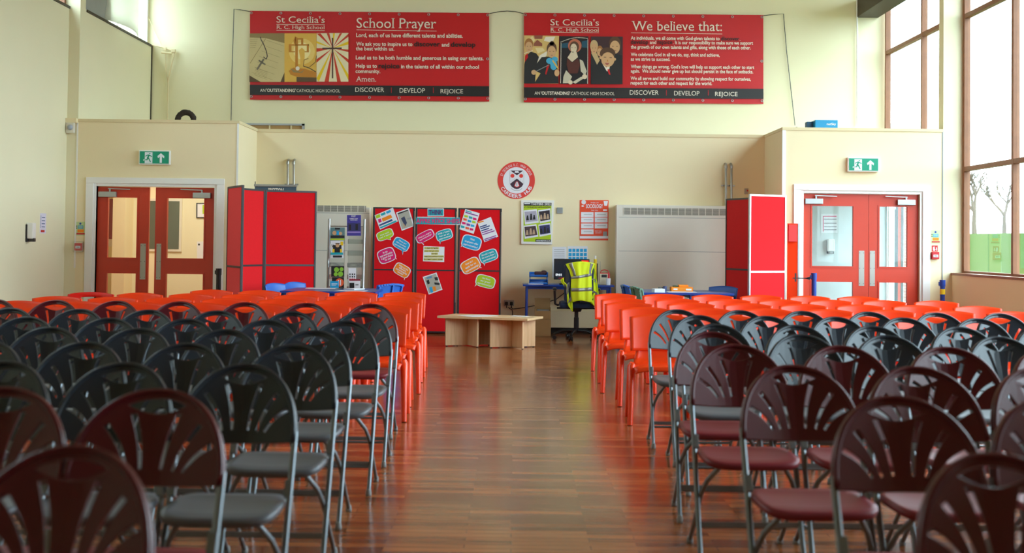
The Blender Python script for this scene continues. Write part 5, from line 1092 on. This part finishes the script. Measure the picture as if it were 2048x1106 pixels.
b = MB(M_paper); b.box2((X(1062, 19.1), 19.0, ZD + 0.113), (X(1094, 19.1), 19.26, ZD + 0.130)); b.thing('paper_stack', 'white papers in the upper blue letter tray', 'paper')
b = MB(mat('dark_pouch', (60, 28, 36), 0.8)); b.box((X(1081, 19.1), 19.12, ZD + 0.155), (0.17, 0.16, 0.05), 0.02); b.box((X(1088, 19.1), 19.1, ZD + 0.165), (0.08, 0.12, 0.06), 0.025); b.thing('pouch', 'dark pouch lying in the upper blue letter tray', 'pouch')
b = MB(M_paper); b.box2((X(1057, 18.97), 18.935, ZD + 0.0005), (X(1087, 18.97), 18.975, ZD + 0.012)); b.thing('paper_stack', 'thin white papers on the desk edge before the trays', 'paper')
b = MB(M_black); b.box2((X(1119, 19.0), 18.95, ZD + 0.0005), (X(1175, 19.0), 19.06, ZD + 0.02), 0.004); b.thing('keyboard', 'black keyboard on the desk before the monitor', 'keyboard')
r = root('radio', 'small red and cream radio on the right end of the desk', 'radio', (X(1209.5, 19.2), 19.2, ZD)); w_ = 0.142
m = MB(mat('radio_red', (196, 36, 44), 0.4)); m.box((0.005, 0.02, 0.085), (w_, 0.08, 0.17), 0.02); m.build('body', r)
m = MB(mat('radio_cream', (220, 208, 178), 0.5)); m.box((-0.012, -0.025, 0.08), (0.11, 0.012, 0.155), 0.004); m.build('front_panel', r)
m = MB(M_frame); m.box((-0.008, -0.033, 0.125), (0.075, 0.004, 0.04)); m.build('display', r)
m = MB(mat('radio_red', (196, 36, 44), 0.4)); m.tube([(-0.06, 0.02, 0.165), (-0.045, 0.02, 0.20), (0.0, 0.02, 0.212), (0.045, 0.02, 0.20), (0.065, 0.02, 0.165)], 0.007, 8); m.build('handle', r)
m = MB(M_steel); m.tube([(-0.055, 0.04, 0.165), (-0.06, 0.04, 0.33)], 0.0025, 6); m.build('aerial', r)
b = MB(M_paper); b.cyl((X(1217, 19.05), 19.05, ZD), (X(1217, 19.05), 19.05, ZD + 0.095), 0.028, 18, 0.035); b.thing('paper_cup', 'white printed cup beside the red radio', 'cup')
b = MB(M_yellow); b.cyl((X(1190.5, 19.3), 19.3, ZD + 0.0), (X(1190.5, 19.3), 19.3, ZD + 0.36), 0.022, 14); b.use(M_white); b.cyl((X(1190.5, 19.3), 19.3, ZD + 0.36), (X(1190.5, 19.3), 19.3, ZD + 0.41), 0.014, 12); b.thing('spray_bottle', 'yellow spray bottle with white top behind the yellow vest', 'bottle')
b = MB(M_black); b.box2((X(1188, 19.4), 19.3, ZD), (X(1195, 19.4), 19.52, ZD + 0.30), 0.006); b.thing('computer_tower', 'slim black computer tower right of the monitor', 'computer')
# cardboard boxes under the desk
b = MB(M_card); b.box2((X(1071, 19.1), 19.05, 0), (X(1103, 19.1), 19.36, 0.235), 0.003); b.thing('cardboard_box', 'closed cardboard box on the floor under the desk', 'box')
b = MB(M_card); xa, xb = X(1071, 19.1), X(1102.5, 19.1); z = 0.237
b.box2((xa, 19.05, z), (xb, 19.06, z + 0.12)); b.box2((xa, 19.35, z), (xb, 19.36, z + 0.29)); b.box2((xa, 19.05, z), (xa + 0.01, 19.36, z + 0.16)); b.box2((xb - 0.01, 19.05, z), (xb, 19.36, z + 0.16)); b.box2((xa, 19.05, z), (xb, 19.36, z + 0.008)); b.use(M_greyp); b.box2((xa + 0.03, 19.09, z + 0.01), (xb - 0.02, 19.3, z + 0.13)); b.thing('cardboard_box', 'open cardboard box with a raised flap, stacked under the desk', 'box')
# office chair with the vest
YO = 18.35; r = root('office_chair', 'navy office chair with black five-star base at the desk', 'office chair', (X(1155, YO), YO + 0.15, 0), 0.0)
m = MB(M_black); m.cyl((0, 0, 0.10), (0, 0, 0.30), 0.034); m.cyl((0, 0, 0.28), (0, 0, 0.40), 0.027); m.lathe([(0.06, 0.0), (0.085, 0.05), (0.075, 0.06)], (0, 0, 0.38), 16); m.build('gas_column', r)
for k in range(5):
    a = -1.85 + k * 2 * PI / 5; m = MB(M_black); c_, s_ = math.cos(a), math.sin(a); m.tube([(0.03 * c_, 0.03 * s_, 0.125), (0.18 * c_, 0.18 * s_, 0.12), (0.30 * c_, 0.30 * s_, 0.075)], [0.028, 0.022, 0.016], 8); ar = m.build('base_arm', r)
    m = MB(M_black); p = Vector((0.30 * c_, 0.30 * s_, 0.028)); t = Vector((-s_, c_, 0)); m.cyl(p - t * 0.024, p - t * 0.004, 0.028, 14); m.cyl(p + t * 0.004, p + t * 0.024, 0.028, 14); m.box(p + Vector((0, 0, 0.03)), (0.03, 0.03, 0.03), 0.006); m.build('castor', ar)
m = MB(M_fabric); m.box((0.0, 0.02, 0.475), (0.47, 0.46, 0.09), 0.04); m.build('seat', r)
m = MB(M_black); m.box((0, 0.0, 0.43), (0.28, 0.25, 0.02)); m.tube([(0.10, -0.05, 0.43), (0.27, -0.06, 0.43)], 0.012); m.tube([(-0.10, -0.05, 0.43), (-0.27, -0.06, 0.43)], 0.012); m.build('mechanism', r)
m = MB(M_fabric); m.box((0.02, -0.22, 0.78), (0.40, 0.06, 0.50), 0.03, Matrix.Rotation(0.06, 3, 'X')); m.box((0.0, -0.2, 0.52), (0.07, 0.03, 0.12)); m.build('backrest', r)
for s_ in (-1, 1):
    m = MB(M_black); m.tube([(0.24 * s_, 0.05, 0.46), (0.29 * s_, 0.05, 0.48), (0.30 * s_, 0.05, 0.66)], 0.017, 8); m.box((0.30 * s_, 0.04, 0.685), (0.05, 0.26, 0.035), 0.012); m.build('armrest', r)
# hi-vis vest: cloth hanging over the chair back
V0 = r.location; ZQv = lambda x, y: (1090 + x / 7.9, 500 + y / 7.9)
r2 = root('hi_vis_vest', 'yellow hi-vis vest with grey bands draped on the office chair', 'vest', (V0.x, V0.y - 0.26, 0.5)); o = r2.location
def fin(b, n, parent=r2):
    ob = b.build(n, None, o); ob.parent = parent; ob.location = (0, 0, 0); return ob
Lf = [(325, 222), (345, 262), (385, 330), (410, 420), (415, 480), (410, 560), (415, 640), (425, 740), (436, 830)]
Rt = [(795, 215), (770, 265), (745, 330), (735, 420), (738, 520), (742, 600), (745, 690), (745, 770), (742, 800)]
def lerpc(P, t):
    f = t * (len(P) - 1); i = min(len(P) - 2, int(f)); q_ = f - i; return P[i][0] + (P[i + 1][0] - P[i][0]) * q_, P[i][1] + (P[i + 1][1] - P[i][1]) * q_
YV = V0.y - 0.275
def vest(u, v, dy=0.0):
    a = lerpc(Lf, v); c = lerpc(Rt, v); x = a[0] + (c[0] - a[0]) * u; y = a[1] + (c[1] - a[1]) * u
    if v < 0.2: y -= 38 * math.sin(PI * u) * (1 - v / 0.2)
    if v > 0.85: y -= 22 * math.sin(PI * u * 1.5) * (v - 0.85) / 0.15
    fold = 0.012 * math.sin(u * 12 + 0.4) * min(1, v * 2 + 0.2) + 0.003 * math.sin(u * 27 + v * 3)
    p = at(*ZQv(x, y), YV); return p + Vector((0, fold - 0.05 * math.sin(PI * u) - dy, 0))
b = MB(M_hivis); b.grid(lambda i, j: vest(i, j), 34, 34); solidify(fin(b, 'back_panel'), 0.004)
def strip(f0, f1, n, m_=M_reflect, name='reflective_band'):
    b = MB(m_); b.grid(lambda i, j: vest(*[a + (c - a) * j for a, c in zip(f0(i), f1(i))], 0.004), n, 2); solidify(fin(b, name), 0.002)
strip(lambda i: (i, 0.30 + 0.08 * (1 - i)), lambda i: (i, 0.36 + 0.09 * (1 - i)), 24); strip(lambda i: (i, 0.61 + 0.08 * (1 - i)), lambda i: (i, 0.69 + 0.08 * (1 - i)), 24)
strip(lambda i: (0.10 + 0.03 * i, 0.02 + 0.34 * i), lambda i: (0.22 + 0.03 * i, 0.0 + 0.36 * i), 10); strip(lambda i: (0.84 + 0.03 * i, 0.02 + 0.32 * i), lambda i: (0.94 + 0.02 * i, 0.02 + 0.32 * i), 10)
def flap(pts, name, m_=M_hivis, d=0.0):
    b = MB(m_); n = len(pts) // 2; L_, R_ = pts[:n], pts[n:]
    def fn(i, j):
        a = lerpc(L_, j); c = lerpc(R_, j); p = at(*ZQv(a[0] + (c[0] - a[0]) * i, a[1] + (c[1] - a[1]) * i), YV); return p + Vector((0, d + 0.03 + 0.015 * math.sin(i * 9 + j * 4), 0))
    b.grid(fn, 10, 14); solidify(fin(b, name), 0.004)
flap([(245, 470), (265, 525), (300, 560), (330, 690), (350, 800), (365, 880), (435, 972), (322, 420), (330, 500), (415, 505), (420, 640), (430, 740), (436, 840), (440, 970)], 'left_front_panel', d=0.01)
flap([(740, 330), (738, 440), (742, 560), (745, 690), (690, 820), (760, 870), (800, 905), (800, 225), (790, 300), (815, 440), (850, 690), (840, 760), (820, 840), (805, 905)], 'right_front_panel', d=0.02)
flap([(372, 805), (362, 850), (412, 735), (415, 800)], 'reflective_band', M_reflect, -0.006); flap([(330, 560), (340, 700), (395, 490), (360, 700)], 'reflective_band', M_reflect, -0.006); flap([(736, 425), (738, 465), (800, 465), (815, 525)], 'reflective_band', M_reflect, 0.006); flap([(744, 625), (745, 665), (848, 690), (845, 730)], 'reflective_band', M_reflect, 0.006)
b = MB(M_ink); b.grid(lambda i, j: at(*ZQv(322 + (382 - 322) * math.sin(PI * (0.08 + 0.84 * j)) * i + 0, 290 + 230 * j), YV) + Vector((0, 0.012, 0)), 4, 12); fin(b, 'armhole_lining')

# ------------------------------------------------------------------ low beech tables in the aisle
def coffee(label, cx, cy, side=0.60, ang=math.radians(-20), h=0.385):
    r = root('coffee_table', label, 'table', (cx, cy, 0), ang, 'low beech tables'); m = MB(M_beechtop); m.box((0, 0, h - 0.014), (side, side, 0.028), 0.002); m.build('table_top', r)
    for k, n in ((0, 'leg_panel'), (1, 'leg_panel')):
        m = MB(M_beech); R = Matrix.Rotation(math.radians(45) + k * PI / 2, 3, 'Z')
        if k == 0: m.box((0, 0, (h - 0.028) / 2 + 0.006), (0.62, 0.024, h - 0.04), 0.001, R)
        else:
            for s_ in (-1, 1): m.box(R @ Vector((s_ * 0.161, 0, 0)) + Vector((0, 0, (h - 0.028) / 2 + 0.006)), (0.298, 0.024, h - 0.04), 0.001, R)
        p = m.build(n, r); m = MB(M_black)
        for s_ in (-1, 1): m.cyl(R @ Vector((s_ * 0.29, 0, 0.0)), R @ Vector((s_ * 0.29, 0, 0.008)), 0.012, 10)
        m.build('glide', p)
    return r
coffee('low beech table, right one of the joined pair in the aisle', -0.01, 16.95); coffee('low beech table, left one of the joined pair in the aisle', -0.01 - 0.601 * math.cos(math.radians(20)), 16.95 + 0.601 * math.sin(math.radians(20)))
b = MB(M_paper); b.box((-0.45, 17.05, 0.3872), (0.30, 0.42, 0.003), rot=Matrix.Rotation(-0.9, 3, 'Z')); b.thing('paper_sheet', 'large white sheet lying on the left low beech table', 'paper')
b = MB(M_paper); b.box((0.08, 17.08, 0.3872), (0.21, 0.15, 0.003), rot=Matrix.Rotation(-0.35, 3, 'Z')); b.thing('paper_sheet', 'small white sheet lying on the right low beech table', 'paper')

# ------------------------------------------------------------------ blue tables with their things
table('blue_table', 'blue topped table in front of the leaflet rack', -2.72, -1.62, 15.75, 16.95, 0.72, M_bluetop, M_bluemetal)
table('blue_table', 'blue topped table with the yellow boxes, left one of the right pair', 1.545, 2.115, 16.6, 17.8, 0.72, M_bluetop, M_bluemetal, group='right blue tables'); table('blue_table', 'blue topped bare table, right one of the right pair', 2.125, 2.70, 16.6, 17.8, 0.72, M_bluetop, M_bluemetal, group='right blue tables')
ZL = 0.7215
b = MB(M_paper); b.box((-2.35, 16.7, ZL), (0.44, 0.32, 0.002), rot=Matrix.Rotation(0.1, 3, 'Z')); b.thing('paper_sheet', 'white papers at the far left of the left blue table', 'paper')
b = MB(M_paper); b.box((-1.92, 15.98, ZL), (0.34, 0.25, 0.002), rot=Matrix.Rotation(-0.15, 3, 'Z')); b.thing('paper_sheet', 'white papers at the near right of the left blue table', 'paper')
b = MB(M_paper); b.box((-1.95, 16.5, ZL + 0.004), (0.16, 0.22, 0.012), rot=Matrix.Rotation(-0.5, 3, 'Z')); b.thing('booklet', 'white booklet lying at right on the left blue table', 'booklet')
b = MB(M_ink); b.box((-2.09, 16.6, ZL + 0.003), (0.18, 0.10, 0.008), rot=Matrix.Rotation(-0.3, 3, 'Z')); b.thing('booklet', 'black booklet lying near the white booklet on the left table', 'booklet')
def xz(x0, y0, x1, y1, Y): a, c = at(x0, y1, Y), at(x1, y0, Y); return a, c
r = root('yellow_box', 'amber yellow box lying on the right blue table', 'box', (at(1365, 575, 17.1).x, 17.1, 0.7205)); s_ = 17.1 / FPX
m = MB(M_amber); m.box2((-22 * s_, 0, 0), (21 * s_, 0.2, 0.055), 0.003); m.build('carton', r); m = MB(M_paper); m.box2((7 * s_, -0.002, 0.015), (18 * s_, 0, 0.036)); m.box2((-18 * s_, -0.002, 0.02), (-10 * s_, 0, 0.038)); m.build('label_patch', r)
b = MB(M_amber); x = at(1367, 575, 17.2).x; b.box2((x - 10 * s_, 17.15, 0.777), (x + 9 * s_, 17.28, 0.803), 0.003); b.thing('yellow_box', 'small amber box stacked on the larger amber box', 'box')
b = MB(mat('dark_green', (50, 74, 40), 0.6)); x = at(1351, 571, 17.2).x; b.box2((x - 5 * s_, 17.15, 0.777), (x + 4 * s_, 17.25, 0.792), 0.003); b.thing('green_packet', 'small dark green packet on the larger amber box', 'packet')
b = MB(M_paper); b.box((at(1363, 582, 16.95).x, 16.93, ZL), (0.36, 0.25, 0.002)); b.thing('paper_sheet', 'white paper under the amber box on the right table', 'paper')
b = MB(M_paper); b.box((at(1317, 582, 16.75).x, 16.78, ZL + 0.02), (0.13, 0.18, 0.045), 0.003, Matrix.Rotation(0.1, 3, 'Z')); b.thing('leaflet_stack', 'white leaflet stack at left on the right blue tables', 'leaflets')
b = MB(mat('tape_grey', (120, 124, 120), 0.4)); c0 = at(1322, 576, 17.2); b.lathe([(0.028, 0.0), (0.040, 0.0), (0.040, 0.05), (0.028, 0.05)], (c0.x, 17.2, 0.7205), 20); b.thing('tape_roll', 'grey roll standing behind the white leaflet stack', 'roll')
b = MB(mat('mug_blue', (70, 80, 120), 0.4)); b.cyl((at(1330, 576, 17.15).x, 17.15, 0.7205), (at(1330, 576, 17.15).x, 17.15, 0.785), 0.026, 18); b.thing('small_pot', 'small blue grey pot beside the grey roll', 'pot')
# leaflet rack
YK = 18.3; r = root('leaflet_rack', 'silver leaflet rack with clear shelves behind the left blue table', 'rack', (at(693, 500, YK).x, YK, 0)); ox = r.location.x
xl, xr = at(657.5, 500, YK).x - ox, at(728, 500, YK).x - ox; zt = at(690, 438, YK).z
for s_ in (0, 1):
    x = (xl, xr)[s_]; m = MB(M_alu); m.tube([(x, -0.10, 0.03), (x, 0.02, zt)], 0.019, 12); m.build('upright', r); m = MB(M_alu); m.tube([(x, -0.22, 0.015), (x, 0.22, 0.015)], 0.015, 8); m.build('foot', r)
m = MB(M_alu); m.tube([(xl, 0.015, zt - 0.10), (xr, 0.015, zt - 0.10)], 0.008, 8); m.tube([(xl, -0.08, 0.22), (xr, -0.08, 0.22)], 0.010, 8); m.build('crossbar', r)
sh = []
for k in range(7):
    z = zt - 0.335 - k * 0.158
    if z < 0.3: break
    for c_ in (0, 1):
        a = xl + 0.03 + c_ * (xr - xl) / 2; c2 = a + (xr - xl) / 2 - 0.045; y = -0.01 - 0.10 * (1 - z / zt) - 0.02
        m = MB(M_acryl); m.box2((a, y - 0.05, z), (c2, y + 0.01, z + 0.004)); m.box2((a, y - 0.052, z), (c2, y - 0.048, z + 0.06)); m.box2((a, y + 0.006, z), (c2, y + 0.010, z + 0.22)); m.box2((a, y - 0.05, z), (a + 0.003, y + 0.01, z + 0.06)); m.box2((c2 - 0.003, y - 0.05, z), (c2, y + 0.01, z + 0.06)); m.build('clear_pocket', r)
def mag(label, x0, y0, x1, y1, base, patches, Y=18.2):
    b = MB(base); b.pr(x0, y0, x1, y1, Y, 0.006); k = 0
    for p in patches:
        b.use(p[0]); k += 1
        if p[1] == 'c': b.pc(p[2], p[3], p[4], Y - 0.006 - k * 0.0008, 0.001)
        elif p[1] == 't': b.pt(p[2], p[3], p[4], p[5], p[6], Y - 0.008 - k * 0.0008, bold=True)
        else: b.pr(*p[1:], Y - 0.006 - k * 0.0008, 0.001)
    b.thing('magazine', label, 'magazine', 'magazines in the leaflet rack')
purple = mat('print_indigo', (66, 60, 150), 0.5)
mag('purple magazine at the top right of the leaflet rack', 694, 430, 722, 471.5, purple, [(mat('photo_indigo', (52, 52, 104), 0.6), 695, 446, 721, 462), (M_ink, 698, 449, 702, 460), (M_ink, 711, 448, 716, 460), (M_paper, 't', 'POST', 703, 434, 711.5, 3), (M_paper, 't', 'OPEN DAY', 699, 438.5, 716, 2.2), (M_paper, 't', 'BOOK NOW', 701, 441, 715, 1.6), (mat('print_lilac', (150, 130, 200), 0.5), 695, 463, 721, 466)], 18.22)
mag('magazine with two faces in the upper left of the leaflet rack', 660.5, 455, 689.5, 480, mat('photo_teal', (96, 130, 134), 0.6), [(skin, 'c', 669, 466, 4.2), (skin, 'c', 681, 467, 3.4), (suit, 661, 471, 689, 476), (M_cyan, 673, 462, 678, 470), (M_ink, 670, 455.5, 680, 459), (M_lime, 661, 477, 689, 480)], 18.18)
mag('white magazine with a smiling portrait, left of the leaflet rack', 661.5, 481.5, 687, 516, M_paper, [(M_yellow, 681, 483, 686.5, 491), (suit, 666, 490, 683, 506), (skin, 'c', 675, 491, 3.8), (hair, 671, 486, 679, 488.5), (M_yellow, 665, 498, 669, 506), (M_yellow, 680, 498, 684, 506), (M_teal, 661.5, 505, 686, 509.5), (M_ink, 666, 511, 684, 515), (M_ink, 't', 'V', 663, 495, 667, 6)], 18.16)
mag('black magazine with green discs in the leaflet rack', 662.5, 532, 688.5, 553.5, M_ink, [(mat('print_leaf', (140, 196, 60), 0.5), 'c', 673, 539.5, 5), (mat('print_leaf', (140, 196, 60), 0.5), 'c', 683, 538.5, 4), (mat('print_leaf', (140, 196, 60), 0.5), 'c', 671.5, 548.5, 4), (mat('print_leaf', (140, 196, 60), 0.5), 'c', 681, 548, 5.2)], 18.14)
mag('black magazine with an orange disc in the leaflet rack', 664, 554.5, 688, 580, M_ink, [(M_orange, 'c', 679, 565, 8.4), (M_paper, 676, 560, 678, 571), (M_paper, 680, 560, 682, 571)], 18.12)
mag('blue leaflet at the lower left of the leaflet rack', 660.5, 562, 677.5, 580, M_cyan, [(M_paper, 663, 567, 675, 568.5), (M_paper, 663, 570, 672, 571)], 18.108)
mag('white leaflet of dark icons in the right of the leaflet rack', 697, 536, 712, 562, M_paper, [(M_ink, 699, 547 , 701, 550), (M_ink, 703.5, 547, 706, 550), (M_ink, 708, 547, 710, 550), (M_ink, 699, 552, 701, 555), (M_ink, 703.5, 552, 706, 555), (M_ink, 708, 552, 710, 555), (M_fire, 699, 557, 701, 559.5), (M_fire, 703.5, 557, 706, 559.5), (M_fire, 708, 557, 710, 559.5)], 18.14)
mag('white magazine with a dark red head, lower right of the rack', 698.5, 558, 720.5, 580, M_paper, [(mat('print_crimson', (140, 30, 50), 0.5), 698.5, 558, 720.5, 561.5), (M_ink, 699, 565.5, 708.5, 576), (M_greyp, 711, 568, 717, 571)], 18.08)
